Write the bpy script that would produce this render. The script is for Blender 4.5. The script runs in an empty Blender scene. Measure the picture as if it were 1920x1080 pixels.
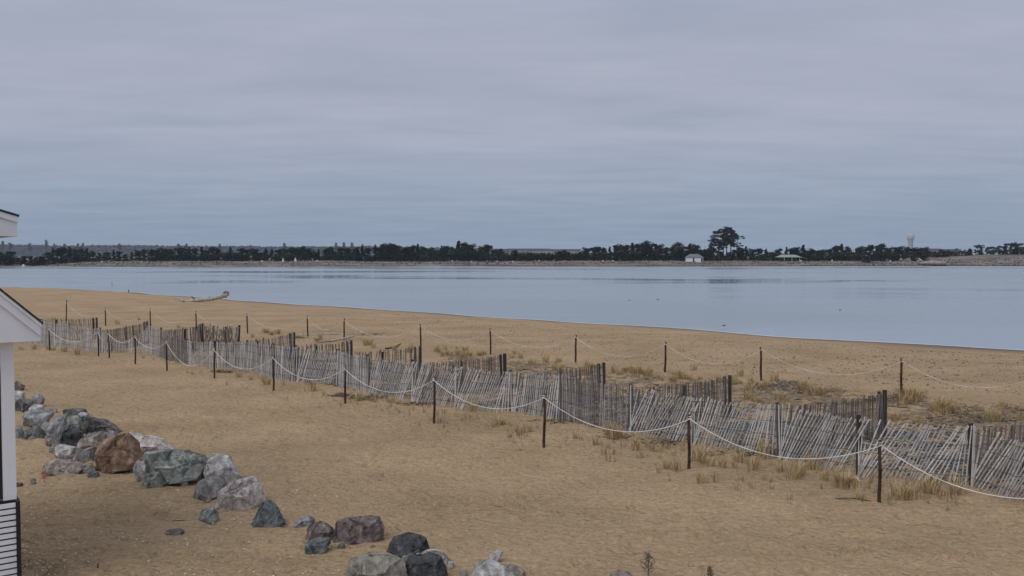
import bpy, bmesh, math, random
import numpy as np
from mathutils import Vector, Matrix, noise as mn
random.seed(7)
S = bpy.context.scene
COL = S.collection
# ------------------------------------------------------------------ camera
F = 1700.0; PITCH = math.atan(62/F); HC = 4.5
cam = bpy.data.objects.new('camera', bpy.data.cameras.new('camera')); COL.objects.link(cam)
cam.location = (0, 0, HC); cam.rotation_euler = (math.pi/2 - PITCH, 0, 0)
cam.data.sensor_width = 36; cam.data.lens = F/1920*36; cam.data.clip_start = .1; cam.data.clip_end = 20000
S.camera = cam
S.view_settings.view_transform = 'Standard'; S.view_settings.look = 'None'
S.view_settings.exposure = 0; S.view_settings.gamma = 1
# ------------------------------------------------------------------ world
SUN_EL, SUN_AZ = math.radians(50), math.radians(222)     # azimuth: clockwise from +Y (behind and right of the view)
W = bpy.data.worlds.new('World'); S.world = W; W.use_nodes = True
nt = W.node_tree; nt.nodes.clear(); N = nt.nodes.new; L = nt.links.new
out = N('ShaderNodeOutputWorld'); mix = N('ShaderNodeMixShader'); mix.inputs[0].default_value = .9
bgS = N('ShaderNodeBackground'); bgS.inputs[1].default_value = .06
bgC = N('ShaderNodeBackground'); bgC.inputs[1].default_value = 1.0
sky = N('ShaderNodeTexSky'); sky.sky_type = 'NISHITA'; sky.sun_disc = False
sky.sun_elevation = SUN_EL; sky.sun_rotation = SUN_AZ; sky.air_density = 1.5; sky.dust_density = 3
L(sky.outputs[0], bgS.inputs[0])
tc = N('ShaderNodeTexCoord'); sp = N('ShaderNodeSeparateXYZ'); L(tc.outputs['Generated'], sp.inputs[0])
ramp = N('ShaderNodeValToRGB'); L(sp.outputs['Z'], ramp.inputs[0])
def lin(r, g, b):
    f = lambda c: (c/255/12.92 if c/255 <= .04045 else ((c/255+.055)/1.055)**2.4)
    return (f(r), f(g), f(b), 1)
els = [(0.0, lin(151,168,193)), (.03, lin(149,165,188)), (.085, lin(160,171,192)), (.125, lin(170,177,196)), (.18, lin(171,176,194)), (.27, lin(173,178,197)), (1, lin(214,216,223))]
cr = ramp.color_ramp
while len(cr.elements) < len(els): cr.elements.new(.5)
for e, (p, c) in zip(cr.elements, els): e.position = p; e.color = c
# layered stratus: noise on a cloud sheet seen in perspective
add = N('ShaderNodeMath'); add.operation = 'ADD'; add.inputs[1].default_value = .06; L(sp.outputs['Z'], add.inputs[0])
dx = N('ShaderNodeMath'); dx.operation = 'DIVIDE'; L(sp.outputs['X'], dx.inputs[0]); L(add.outputs[0], dx.inputs[1])
dy = N('ShaderNodeMath'); dy.operation = 'DIVIDE'; L(sp.outputs['Y'], dy.inputs[0]); L(add.outputs[0], dy.inputs[1])
cb = N('ShaderNodeCombineXYZ'); L(dx.outputs[0], cb.inputs[0]); L(dy.outputs[0], cb.inputs[1])
mp = N('ShaderNodeMapping'); mp.inputs['Scale'].default_value = (.55, 1.2, 1); mp.inputs['Rotation'].default_value = (0, 0, .12)
L(cb.outputs[0], mp.inputs[0])
nz = N('ShaderNodeTexNoise'); nz.inputs['Scale'].default_value = 1.5; nz.inputs['Detail'].default_value = 9; nz.inputs['Roughness'].default_value = .6
nz.inputs['Distortion'].default_value = .3
L(mp.outputs[0], nz.inputs['Vector'])
cr2 = N('ShaderNodeMapRange'); cr2.inputs[1].default_value = .3; cr2.inputs[2].default_value = .7
cr2.inputs[3].default_value = .94; cr2.inputs[4].default_value = 1.075; L(nz.outputs[0], cr2.inputs[0])
tint = N('ShaderNodeValToRGB'); tint.color_ramp.elements[0].position = .35; tint.color_ramp.elements[0].color = (.96, .99, 1.0, 1)
tint.color_ramp.elements[1].position = .68; tint.color_ramp.elements[1].color = (1.035, 1.01, 1.005, 1)
L(nz.outputs[0], tint.inputs[0])
m1 = N('ShaderNodeVectorMath'); m1.operation = 'MULTIPLY'; L(ramp.outputs[0], m1.inputs[0]); L(tint.outputs[0], m1.inputs[1])
m2 = N('ShaderNodeVectorMath'); m2.operation = 'SCALE'; L(m1.outputs[0], m2.inputs[0]); L(cr2.outputs[0], m2.inputs['Scale'])
L(m2.outputs[0], bgC.inputs[0])
L(bgS.outputs[0], mix.inputs[1]); L(bgC.outputs[0], mix.inputs[2]); L(mix.outputs[0], out.inputs[0])
# ------------------------------------------------------------------ sun behind overcast
sl = bpy.data.lights.new('sun', 'SUN'); sl.energy = 1.15; sl.angle = math.radians(36); sl.color = (1, .96, .9)
so = bpy.data.objects.new('sun', sl); COL.objects.link(so)
sd = Vector((math.sin(SUN_AZ)*math.cos(SUN_EL), math.cos(SUN_AZ)*math.cos(SUN_EL), math.sin(SUN_EL)))
so.rotation_euler = sd.to_track_quat('Z', 'Y').to_euler(); so.location = (0, 0, 60)

# ================================================================== helpers
R = random.random
def U(a, b): return a + (b-a)*R()
def vn(x, y, seed=0):
    """value noise, numpy, -1..1"""
    x = np.asarray(x, float); y = np.asarray(y, float)
    xi = np.floor(x); yi = np.floor(y); fx = x-xi; fy = y-yi
    fx = fx*fx*(3-2*fx); fy = fy*fy*(3-2*fy)
    def h(a, b):
        v = np.sin(a*127.1+b*311.7+seed*74.7)*43758.5453
        return (v-np.floor(v))*2-1
    return (h(xi, yi)*(1-fx)+h(xi+1, yi)*fx)*(1-fy)+(h(xi, yi+1)*(1-fx)+h(xi+1, yi+1)*fx)*fy
def sm(t): t = np.clip(t, 0, 1); return t*t*(3-2*t)
WZ = -0.8
CS, SN = math.cos(PITCH), math.sin(PITCH)
def ray(u, v):
    x = (u-960)/F; k = -(v-540)/F
    return Vector((x, CS + k*SN, k*CS - SN))
def flat(u, v, z):
    d = ray(u, v); t = (z-HC)/d.z
    return Vector((d.x*t, d.y*t, z))
# near shoreline traced from where the beach meets the water
sh = [flat(u, v, WZ) for u, v in [(-900,509.5),(-300,524),(0,537.5),(210,546),(480,566),(750,584),(1080,605),(1430,629),(1700,647),(1920,658),(2400,690),(4500,860)]]
SHX = [p.x for p in sh]; SHY = [p.y for p in sh]
def far_y(x): return np.interp(x, [-600, -240, -180, -100, 0, 600], [385, 402, 414, 424, 430, 440]) + 1.5*vn(np.asarray(x)/17., 3.3)
def g(x, y, fine=False):
    """terrain height"""
    x = np.asarray(x, float); y = np.asarray(y, float)
    s = (np.interp(x, SHX, SHY)-y)*.73
    s = s + .9*vn(x/6., y/6., 5)*np.clip(1-np.abs(s)/30, 0, 1)
    t = np.clip(s/17, 0, 1)
    near = np.where(s > 0, WZ*(1-t)**1.6, WZ + np.maximum(s*.08, -2.5))
    near = near + (.05*vn(x/5., y/4., 1)+.03*vn(x/1.9, y/1.7, 2))*sm((s-4)/8)
    d = y-far_y(x)
    far = -3.3 + 2.5*sm((d+8)/8) + .75*sm(d/2.2) + 1.45*sm((d-2)/20)
    far = far + 3.1*sm((x-195)/60)*sm((d-8)/35) + (.18*vn(x/9., y/7., 3)+.25*vn(x/30., y/30., 4))*sm((d-4)/6)
    far = far - 1.2*sm((-x-190)/30)*sm(d/3)*sm((40-d)/20)
    z = np.where(y > 250, far, near)
    if fine:
        a = sm((s-2)/6)*(y < 120)
        f = .028*vn(x/.36, y/.26, 11)+.017*vn(x/.19+.3*vn(x, y, 14), y/.15, 12)+.022*vn(x/.8, y/.6, 13)
        f -= .11*np.clip(vn(x/.42, y/.36, 15)-.45, 0, 1)
        z = z + f*a
    return z
def G(u, v):
    z = 0.
    for i in range(14):
        p = flat(u, v, z); z = z*.3 + .7*float(g(p.x, p.y))
    p.z = float(g(p.x, p.y)); return p
def P(u, v, y):
    """pixel at forward distance y"""
    d = ray(u, v); t = y/d.y
    return Vector((d.x*t, y, HC+d.z*t))

def tag(o, label=None, cat=None, group=None, kind=None):
    if label: o['label'] = label
    if cat: o['category'] = cat
    if group: o['group'] = group
    if kind: o['kind'] = kind
    return o
def link(name, me, mat=None, parent=None):
    o = bpy.data.objects.new(name, me); COL.objects.link(o)
    if mat is not None:
        for m in (mat if isinstance(mat, (list, tuple)) else [mat]): me.materials.append(m)
    if parent: o.parent = parent
    return o
def empty(name, loc=(0,0,0), rz=0):
    o = bpy.data.objects.new(name, None); COL.objects.link(o); o.location = loc; o.rotation_euler = (0, 0, rz)
    o.empty_display_size = .2; return o
class MB:
    def __init__(s): s.v = []; s.f = []; s.mi = []
    def add(s, vs, fs, mi=0):
        b = len(s.v); s.v += [tuple(v) for v in vs]; s.f += [tuple(b+i for i in f) for f in fs]; s.mi += [mi]*len(fs)
    def box(s, x0, y0, z0, x1, y1, z1, mi=0, M=None):
        vs = [Vector((x, y, z)) for z in (z0, z1) for x, y in ((x0,y0),(x1,y0),(x1,y1),(x0,y1))]
        if M is not None: vs = [M @ v for v in vs]
        s.add(vs, [(3,2,1,0),(4,5,6,7),(0,1,5,4),(1,2,6,5),(2,3,7,6),(3,0,4,7)], mi)
    def prism(s, poly, d0, d1, M=None, mi=0):
        """polygon of (a, c) in the xz plane, extruded in y"""
        n = len(poly); vs = [Vector((a, d0, c)) for a, c in poly]+[Vector((a, d1, c)) for a, c in poly]
        if M is not None: vs = [M @ v for v in vs]
        s.add(vs, [tuple(range(n)), tuple(range(2*n-1, n-1, -1))]+[(i, n+i, n+(i+1) % n, (i+1) % n) for i in range(n)], mi)
    def tube(s, pts, rad, n=6, mi=0, cap=True):
        pts = [Vector(p) for p in pts]
        if not hasattr(rad, '__len__'): rad = [rad]*len(pts)
        rings = []
        for i, p in enumerate(pts):
            d = (pts[min(i+1, len(pts)-1)]-pts[max(i-1, 0)]).normalized()
            a = d.cross(Vector((0, 0, 1)) if abs(d.z) < .9 else Vector((1, 0, 0))).normalized(); b = d.cross(a)
            rings.append([p+(a*math.cos(2*math.pi*k/n)+b*math.sin(2*math.pi*k/n))*rad[i] for k in range(n)])
        vs = [q for r in rings for q in r]; fs = []
        for i in range(len(pts)-1):
            for k in range(n):
                fs.append((i*n+k, i*n+(k+1) % n, (i+1)*n+(k+1) % n, (i+1)*n+k))
        if cap: fs += [tuple(range(n-1, -1, -1)), tuple((len(pts)-1)*n+k for k in range(n))]
        s.add(vs, fs, mi)
    def mesh(s, name, smooth=False):
        me = bpy.data.meshes.new(name); me.from_pydata(s.v, [], s.f)
        if any(s.mi): me.polygons.foreach_set('material_index', s.mi)
        if smooth: me.polygons.foreach_set('use_smooth', [True]*len(me.polygons))
        me.update(); return me
    def build(s, name, mat, parent=None, smooth=False): return link(name, s.mesh(name, smooth), mat, parent)
def copy_tree(o, parent=None):
    c = o.copy(); COL.objects.link(c); c.parent = parent
    for ch in [q for q in KIDS.get(o.name, [])]: copy_tree(ch, c)
    return c
KIDS = {}

# ------------------------------------------------------------------ materials
def mat_new(name):
    m = bpy.data.materials.new(name); m.use_nodes = True; t = m.node_tree
    return m, t, t.nodes['Principled BSDF'], t.nodes.new, t.links.new
def mat_noise(name, cols, scale=3, rough=.8, detail=6, bump=0, bscale=None, bdist=.02, stretch=(1,1,1), isl=0, spec=.3, pos=None, coord='Object', isl_lo=.6):
    """colour ramp over noise, optional per-island brightness and bump"""
    m, t, b, N, L = mat_new(name)
    tcn = N('ShaderNodeTexCoord'); mp = N('ShaderNodeMapping'); mp.inputs['Scale'].default_value = stretch
    L(tcn.outputs[coord], mp.inputs[0])
    n = N('ShaderNodeTexNoise'); n.inputs['Scale'].default_value = scale; n.inputs['Detail'].default_value = detail; n.inputs['Roughness'].default_value = .62
    L(mp.outputs[0], n.inputs['Vector'])
    r = N('ShaderNodeValToRGB'); k = len(cols)
    while len(r.color_ramp.elements) < k: r.color_ramp.elements.new(.5)
    for i, c in enumerate(cols):
        r.color_ramp.elements[i].position = pos[i] if pos else .32+.36*i/max(k-1, 1); r.color_ramp.elements[i].color = tuple(c[:3])+(1,)
    L(n.outputs[0], r.inputs[0]); src = r.outputs[0]
    if isl:
        ge = N('ShaderNodeNewGeometry'); mr = N('ShaderNodeMapRange'); mr.inputs[3].default_value = isl_lo; mr.inputs[4].default_value = isl_lo+isl
        L(ge.outputs['Random Per Island'], mr.inputs[0]); vm = N('ShaderNodeVectorMath'); vm.operation = 'SCALE'
        L(src, vm.inputs[0]); L(mr.outputs[0], vm.inputs['Scale']); src = vm.outputs[0]
    L(src, b.inputs['Base Color']); b.inputs['Roughness'].default_value = rough; b.inputs['Specular IOR Level'].default_value = spec
    if bump:
        n2 = N('ShaderNodeTexNoise'); n2.inputs['Scale'].default_value = bscale or scale*3; n2.inputs['Detail'].default_value = 8
        L(mp.outputs[0], n2.inputs['Vector']); bp = N('ShaderNodeBump'); bp.inputs['Strength'].default_value = bump; bp.inputs['Distance'].default_value = bdist
        L(n2.outputs[0], bp.inputs['Height']); L(bp.outputs[0], b.inputs['Normal'])
    return m
def c3(r, g_, b, k=1.0):
    q = lin(r, g_, b); return (q[0]*k, q[1]*k, q[2]*k)

# sand ---------------------------------------------------------------
def make_sand():
    m, t, b, N, L = mat_new('sand')
    tcn = N('ShaderNodeTexCoord')
    def noise_(scale, detail=6, st=(1,1,1), rough=.6):
        mp = N('ShaderNodeMapping'); mp.inputs['Scale'].default_value = st; L(tcn.outputs['Object'], mp.inputs[0])
        n = N('ShaderNodeTexNoise'); n.inputs['Scale'].default_value = scale; n.inputs['Detail'].default_value = detail; n.inputs['Roughness'].default_value = rough
        L(mp.outputs[0], n.inputs['Vector']); return n.outputs[0]
    n1 = noise_(.35, 5, (.7, 1, 1)); n2 = noise_(14, 6)
    r = N('ShaderNodeValToRGB'); e = r.color_ramp.elements
    e[0].position = .35; e[0].color = (.44, .318, .194, 1); e[1].position = .66; e[1].color = (.575, .418, .262, 1)
    L(n1, r.inputs[0])
    mr = N('ShaderNodeMapRange'); mr.inputs[1].default_value = .35; mr.inputs[2].default_value = .7; mr.inputs[3].default_value = .78; mr.inputs[4].default_value = 1.14
    L(n2, mr.inputs[0])
    vm = N('ShaderNodeVectorMath'); vm.operation = 'SCALE'; L(r.outputs[0], vm.inputs[0]); L(mr.outputs[0], vm.inputs['Scale'])
    # damp band just above the water line, by height
    sx = N('ShaderNodeSeparateXYZ'); L(tcn.outputs['Object'], sx.inputs[0])
    wet = N('ShaderNodeMapRange'); wet.inputs[1].default_value = WZ+.03; wet.inputs[2].default_value = WZ+.30; L(sx.outputs['Z'], wet.inputs[0])
    mx = N('ShaderNodeMix'); mx.data_type = 'RGBA'; L(wet.outputs[0], mx.inputs[0]); mx.inputs[6].default_value = (.21, .175, .145, 1); L(vm.outputs[0], mx.inputs[7])
    # far shore: greyer, browner dune grass and gravel
    ff = N('ShaderNodeMapRange'); ff.inputs[1].default_value = 300; ff.inputs[2].default_value = 340; L(sx.outputs['Y'], ff.inputs[0])
    n3 = noise_(.12, 8, (.5, 1.5, 1)); r3 = N('ShaderNodeValToRGB'); e = r3.color_ramp.elements
    e[0].position = .38; e[0].color = (.13, .115, .10, 1); e[1].position = .62; e[1].color = (.27, .235, .21, 1); L(n3, r3.inputs[0])
    mx2 = N('ShaderNodeMix'); mx2.data_type = 'RGBA'; L(ff.outputs[0], mx2.inputs[0]); L(mx.outputs[2], mx2.inputs[6]); L(r3.outputs[0], mx2.inputs[7])
    L(mx2.outputs[2], b.inputs['Base Color']); b.inputs['Roughness'].default_value = .95; b.inputs['Specular IOR Level'].default_value = .15
    n4 = noise_(5.5, 5, (.8, 1.15, 1), .55); n5 = noise_(40, 4)
    ad = N('ShaderNodeMath'); ad.operation = 'MULTIPLY_ADD'; ad.inputs[1].default_value = .12; L(n5, ad.inputs[0]); L(n4, ad.inputs[2])
    bp = N('ShaderNodeBump'); bp.inputs['Strength'].default_value = 1; bp.inputs['Distance'].default_value = .27; L(ad.outputs[0], bp.inputs['Height'])
    L(bp.outputs[0], b.inputs['Normal']); return m
M_SAND = make_sand()
def make_water():
    m, t, b, N, L = mat_new('water')
    b.inputs['Base Color'].default_value = (.27, .335, .395, 1); b.inputs['IOR'].default_value = 1.33
    tcn = N('ShaderNodeTexCoord')
    mp = N('ShaderNodeMapping'); mp.inputs['Scale'].default_value = (.010, .026, 1); L(tcn.outputs['Object'], mp.inputs[0])
    n = N('ShaderNodeTexNoise'); n.inputs['Scale'].default_value = 1; n.inputs['Detail'].default_value = 3; n.inputs['Distortion'].default_value = .6; L(mp.outputs[0], n.inputs['Vector'])
    mr = N('ShaderNodeMapRange'); mr.inputs[1].default_value = .36; mr.inputs[2].default_value = .58; mr.inputs[3].default_value = .07; mr.inputs[4].default_value = .36
    L(n.outputs[0], mr.inputs[0]); L(mr.outputs[0], b.inputs['Roughness'])
    mp2 = N('ShaderNodeMapping'); mp2.inputs['Scale'].default_value = (.5, 1.3, 1); mp2.inputs['Rotation'].default_value = (0, 0, .25); L(tcn.outputs['Object'], mp2.inputs[0])
    n2 = N('ShaderNodeTexNoise'); n2.inputs['Scale'].default_value = 1.1; n2.inputs['Detail'].default_value = 5; L(mp2.outputs[0], n2.inputs['Vector'])
    st = N('ShaderNodeMapRange'); st.inputs[1].default_value = .38; st.inputs[2].default_value = .6; st.inputs[3].default_value = .25; st.inputs[4].default_value = 1.0; L(n.outputs[0], st.inputs[0])
    bp = N('ShaderNodeBump'); bp.inputs['Distance'].default_value = .06; L(st.outputs[0], bp.inputs['Strength']); L(n2.outputs[0], bp.inputs['Height']); L(bp.outputs[0], b.inputs['Normal'])
    return m
M_WATER = make_water()
M_WHITE = mat_noise('white_paint', [(.68,.70,.76), (.76,.78,.84), (.80,.82,.87)], 3, .55, detail=9, pos=[.25,.45,.7])
M_TRIM = mat_noise('white_trim', [(.68,.69,.73), (.80,.82,.86), (.84,.86,.90)], 3, .5, detail=9, pos=[.25,.42,.7])
M_SHINGLE = mat_noise('dark_shingle', [(.03,.032,.036), (.07,.07,.075)], 25, .9)
M_DARK = mat_noise('dark_glass', [(.012,.014,.022), (.02,.022,.03)], 3, .25, spec=.5)
M_BLACK = mat_noise('black_trim', [(.012,.012,.014), (.035,.03,.03)], 18, .7)
M_STAKE = mat_noise('dark_stake', [(.018,.012,.009), (.06,.034,.022), (.11,.07,.045)], 9, .9, stretch=(1,1,.3))
M_ROPE = mat_noise('white_rope', [(.50,.46,.40), (.72,.70,.66), (.82,.81,.78)], 2.5, .8, detail=9)
M_SILVER = mat_noise('silver_grey_lath', [(.44,.43,.425), (.58,.565,.56), (.72,.705,.70)], 12, .9, stretch=(1,1,.15), isl=.45, isl_lo=.6)
M_BROWNLATH = mat_noise('brown_grey_lath', [(.13,.112,.10), (.23,.20,.185), (.36,.33,.31)], 12, .9, stretch=(1,1,.15), isl=.8, isl_lo=.5)
M_FPOST = mat_noise('weathered_post', [(.07,.068,.07), (.13,.125,.13), (.17,.165,.17)], 10, .9, stretch=(1,1,.1))
M_FPOSTD = mat_noise('dark_weathered_post', [(.03,.027,.028), (.06,.052,.05), (.10,.085,.08)], 10, .9, stretch=(1,1,.1))
M_WIRE = mat_noise('rusty_wire', [(.06,.045,.04), (.12,.09,.07)], 10, .7)
M_GRASS = mat_noise('dry_grass', [(.34,.24,.12), (.54,.41,.22), (.68,.55,.35)], 4, .9, isl=.7, isl_lo=.5)
M_GRASS2 = mat_noise('stubble_grass', [(.22,.155,.085), (.36,.27,.16), (.48,.38,.25)], 4, .9, isl=.8, isl_lo=.45)
M_WRACK = mat_noise('seaweed_debris', [(.035,.026,.02), (.08,.06,.048), (.16,.13,.11)], 6, .95, isl=1.0, isl_lo=.4)
M_WRACK2 = mat_noise('brown_debris', [(.045,.036,.03), (.12,.095,.07), (.26,.21,.15)], 6, .95, isl=1.0, isl_lo=.4)
M_GRAVEL = mat_noise('grey_litter', [(.06,.057,.056), (.2,.19,.19), (.5,.48,.46)], 1.6, .95, isl=1.2, isl_lo=.35)
M_SHELL = mat_noise('shell_chips', [(.62,.55,.47), (.8,.76,.70), (.88,.86,.83)], 3, .7, isl=.5, isl_lo=.55)
M_DRIFT = mat_noise('bleached_driftwood', [(.20,.175,.15), (.38,.35,.32), (.56,.53,.50)], 5, .85, stretch=(1,1,1), bump=.5)
M_DRIFTD = mat_noise('dark_driftwood', [(.05,.038,.03), (.12,.09,.07), (.22,.17,.13)], 6, .9)
M_BARK = mat_noise('bark', [(.03,.025,.022), (.07,.055,.048)], 2, .95)
def foliage(name, a, b_, isl=.9): return mat_noise(name, [a, b_], .25, .85, isl=isl, isl_lo=.5, spec=.15)
M_F1 = foliage('evergreen_foliage', (.012,.022,.018), (.028,.044,.034))
M_F2 = foliage('olive_foliage', (.018,.030,.020), (.040,.055,.036))
M_F3 = foliage('brown_foliage', (.026,.022,.021), (.05,.043,.038))
M_F4 = foliage('blue_foliage', (.011,.022,.021), (.024,.040,.037))
M_RIDGE = foliage('far_wood', (.03,.042,.058), (.055,.066,.088))  # blue of the distance haze is mixed into this foliage colour

# ================================================================== terrain
def axis(segs):
    a = []
    for lo, hi, st in segs: a += list(np.arange(lo, hi, st))
    return np.array(a+[segs[-1][1]])
xs = axis([(-6000,-2000,500),(-2000,-700,100),(-700,-280,14),(-280,-60,3),(-60,-13,.5),(-13,13,.09),(13,60,.5),(60,280,3),(280,700,14),(700,2000,100),(2000,6000,500)])
ys = axis([(-60,4,4),(4,11,.5),(11,31,.085),(31,60,.22),(60,200,1.0),(200,390,6),(390,470,1.2),(470,560,5),(560,1200,40),(1200,9000,600)])
X, Y = np.meshgrid(xs, ys); Z = g(X, Y, True)
nx, ny = len(xs), len(ys)
rs = np.random.RandomState(4)
def dent(cx, cy, rx, ry, a, dep):
    i0, i1 = np.searchsorted(xs, [cx-.5, cx+.5]); j0, j1 = np.searchsorted(ys, [cy-.5, cy+.5])
    xx = X[j0:j1, i0:i1]-cx; yy = Y[j0:j1, i0:i1]-cy; p_ = xx*math.cos(a)+yy*math.sin(a); q_ = -xx*math.sin(a)+yy*math.cos(a)
    r2 = (p_/rx)**2+(q_/ry)**2; Z[j0:j1, i0:i1] += dep*(-np.exp(-r2)+.45*np.exp(-(np.sqrt(r2)-1.7)**2*3))
for tr_ in range(34):
    x0, y0, a = rs.uniform(-11, 12), rs.uniform(12, 24), rs.uniform(-.5, .8)+(3.14 if rs.rand() < .5 else 0)
    for k in range(rs.randint(6, 30)):
        a += rs.normal(0, .06); x0 += .62*math.cos(a); y0 += .62*math.sin(a); sd_ = (k % 2)*2-1
        if -12.5 < x0 < 12.5 and 11.5 < y0 < 30.5: dent(x0-.11*sd_*math.sin(a), y0+.11*sd_*math.cos(a), .15, .075, a, rs.uniform(.035, .07))
for k in range(420):
    dent(rs.uniform(-12, 12), rs.uniform(11.6, 30), rs.uniform(.06, .2), rs.uniform(.05, .13), rs.uniform(0, 3), rs.uniform(.02, .055))
me = bpy.data.meshes.new('beach')
co = np.stack([X.ravel(), Y.ravel(), Z.ravel()], 1)
idx = (np.arange(ny-1)[:, None]*nx+np.arange(nx-1)[None]).ravel()
quads = np.stack([idx, idx+1, idx+nx+1, idx+nx], 1)
me.vertices.add(len(co)); me.vertices.foreach_set('co', co.ravel())
me.loops.add(quads.size); me.loops.foreach_set('vertex_index', quads.ravel())
me.polygons.add(len(quads)); me.polygons.foreach_set('loop_start', np.arange(len(quads))*4); me.polygons.foreach_set('loop_total', np.full(len(quads), 4))
me.polygons.foreach_set('use_smooth', np.ones(len(quads), bool)); me.update(calc_edges=True); me.validate()
tag(link('beach', me, M_SAND), 'tan sand beach and far sandy shore', 'beach', kind='structure')
wb = MB(); wb.add([(-6000,-60,WZ),(6000,-60,WZ),(6000,470,WZ),(-6000,470,WZ)], [(0,1,2,3)])
tag(wb.build('river_water', M_WATER), 'calm blue grey water of the river mouth', 'water', kind='structure')

fb = MB(); X_ = np.arange(-90, 45, .5); line = []
for x in X_:
    lo, hi = float(np.interp(x, SHX, SHY))-9, float(np.interp(x, SHX, SHY))+9
    for k in range(24):
        mid = (lo+hi)/2
        if float(g(x, mid)) > WZ: lo = mid
        else: hi = mid
    line.append((x, lo))
vs = []
for i, (x, y) in enumerate(line):
    w = .38+.4*abs(mn.noise(Vector((x*.7, 0, 0)))); vs += [(x, y-.12, WZ+.022), (x+w*.5, y+w, WZ+.008)]
fb.add(vs, [(2*i, 2*i+2, 2*i+3, 2*i+1) for i in range(len(line)-1)])
tag(fb.build('foam_line', mat_noise('foam', [(.45,.46,.47),(.62,.63,.64)], 2, .6)), 'thin pale line of foam where the water meets the near beach', 'foam', kind='stuff')

# ================================================================== cottage at the left edge
def build_cottage():
    D0 = 12.0
    corner = P(23, 700, D0); th = math.radians(37)
    ex = Vector((math.cos(th), math.sin(th), 0)); ey = Vector((-math.sin(th), math.cos(th), 0))
    root = empty('beach_cottage', (corner.x, corner.y, float(g(corner.x, corner.y))), th)
    Mi = (Matrix.Translation(root.location) @ Matrix.Rotation(th, 4, 'Z')).inverted()
    def Q(u, v, dy=0):
        """pixel onto the local plane y'=dy -> local (x', z')"""
        d = ray(u, v); n = ey; o = Vector((0, 0, HC)); pt = Vector((corner.x, corner.y, 0))+ey*dy
        t = (pt-o).dot(n)/d.dot(n); q = Mi @ (o+d*t); return q.x, q.z
    zt = lambda u, v, dy=0: Q(u, v, dy)[1]
    b = MB(); zl = zt(10, 938); ztop = zt(22, 640)
    b.prism([(-5, zl), (0, zl), (0, ztop+.02), (-.05, ztop+.05), (-3.6, ztop+2.0), (-5, ztop+2.0)], .03, 3.0); b.build('wall', M_WHITE, root)
    b = MB(); xb = Q(3, 800)[0]
    b.box(xb, -.02, zl, .02, .028, ztop); b.build('corner_board', M_TRIM, root)
    b = MB(); b.box(xb-1.3, .005, zl+.02, xb-.004, .027, zt(4, 690)); b.build('window', M_DARK, root)
    b = MB(); b.box(-5, -.05, zl-.05, .05, .2, zl-.003); b.build('water_table', M_BLACK, root)
    # gable rake: shingle edge, crown, board, boxed eave return
    ov = -.28
    a0 = Q(0, 545, ov); a1 = Q(77, 606, ov); sl = (a1[1]-a0[1])/(a1[0]-a0[0])
    def rk(off0, off1, x1, y0, y1, name, mat):
        b = MB(); x0 = -4.6; f = lambda x: a1[1]+sl*(x-a1[0])
        b.prism([(x0, f(x0)+off0), (x1, f(x1)+off0), (x1, f(x1)+off1), (x0, f(x0)+off1)], y0, y1); b.build(name, mat, root)
    rk(0, .035, a1[0]+.02, ov-.03, 3.6, 'roof', M_SHINGLE)
    rk(-.05, -.002, a1[0], ov-.02, ov+.02, 'rake_moulding', M_TRIM)
    rk(-.18, -.053, a1[0]-.006, ov, ov+.03, 'rake_board', M_WHITE)
    e0 = Q(20, 641, ov+.03); e1 = Q(76.5, 639, ov+.03)
    f = lambda x: a1[1]+sl*(x-a1[0])-.056
    b = MB(); b.prism([(e0[0]-4, e1[1]), (e1[0], e1[1]), (e1[0], f(e1[0])), (e0[0]-4, f(e0[0]-4))], ov+.034, .02); b.build('eave_return', M_WHITE, root)
    # upper storey eave
    o2 = .9
    c0 = Q(0, 396, o2); c1 = Q(33.5, 406, o2); s2 = (c1[1]-c0[1])/(c1[0]-c0[0]); zb = Q(20, 443, o2)[1]
    h = lambda x: c1[1]+s2*(x-c1[0])
    def up(lo, hi, x1, y0, y1, name, mat):
        b = MB(); x0 = -4; lo_ = (lambda x: lo) if not callable(lo) else lo
        b.prism([(x0, lo_(x0)), (x1, lo_(x1)), (x1, hi(x1)), (x0, hi(x0))], y0, y1); b.build(name, mat, root)
    up(lambda x: h(x), lambda x: h(x)+.03, c1[0]+.015, o2-.03, 4, 'upper_roof', M_SHINGLE)
    up(lambda x: h(x)-.085, lambda x: h(x)-.003, c1[0], o2-.02, o2+.02, 'upper_moulding', M_TRIM)
    up(zb, lambda x: h(x)-.088, c1[0]-.012, o2, 3.9, 'upper_fascia', M_WHITE)
    b = MB(); b.box(-5, 1.35, ztop+.9, c1[0]-.9, 4.1, zb-.005); b.build('upper_wall', M_WHITE, root)
    # louvred screen below the wall
    xr = Q(38, 1000, -.12)[0]; z0 = 0; zT = zt(20, 943, -.1)
    pitch = (zt(20, 943, -.1)-zt(20, 1079, -.1))/12.1
    sc = empty('louvred_screen'); sc.parent = root
    b = MB(); z = zT
    while z > -.1:
        b.prism([(-4, z), (xr-.05, z), (xr-.05, z-pitch*.70), (-4, z-pitch*.70)], -.14, -.11)
        z -= pitch
    b.build('slats', M_TRIM, sc)
    b = MB(); b.box(-4, -.085, -.1, xr-.05, -.02, zT); b.build('backing', M_BLACK, sc)
    b = MB(); b.box(xr-.046, -.16, -.1, xr+.0, .1, zT+.02); b.build('side_rail', M_BLACK, sc)
    tag(root, 'white painted cottage corner with gable eave and dark shingle edge at left', 'cottage')
build_cottage()

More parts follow.
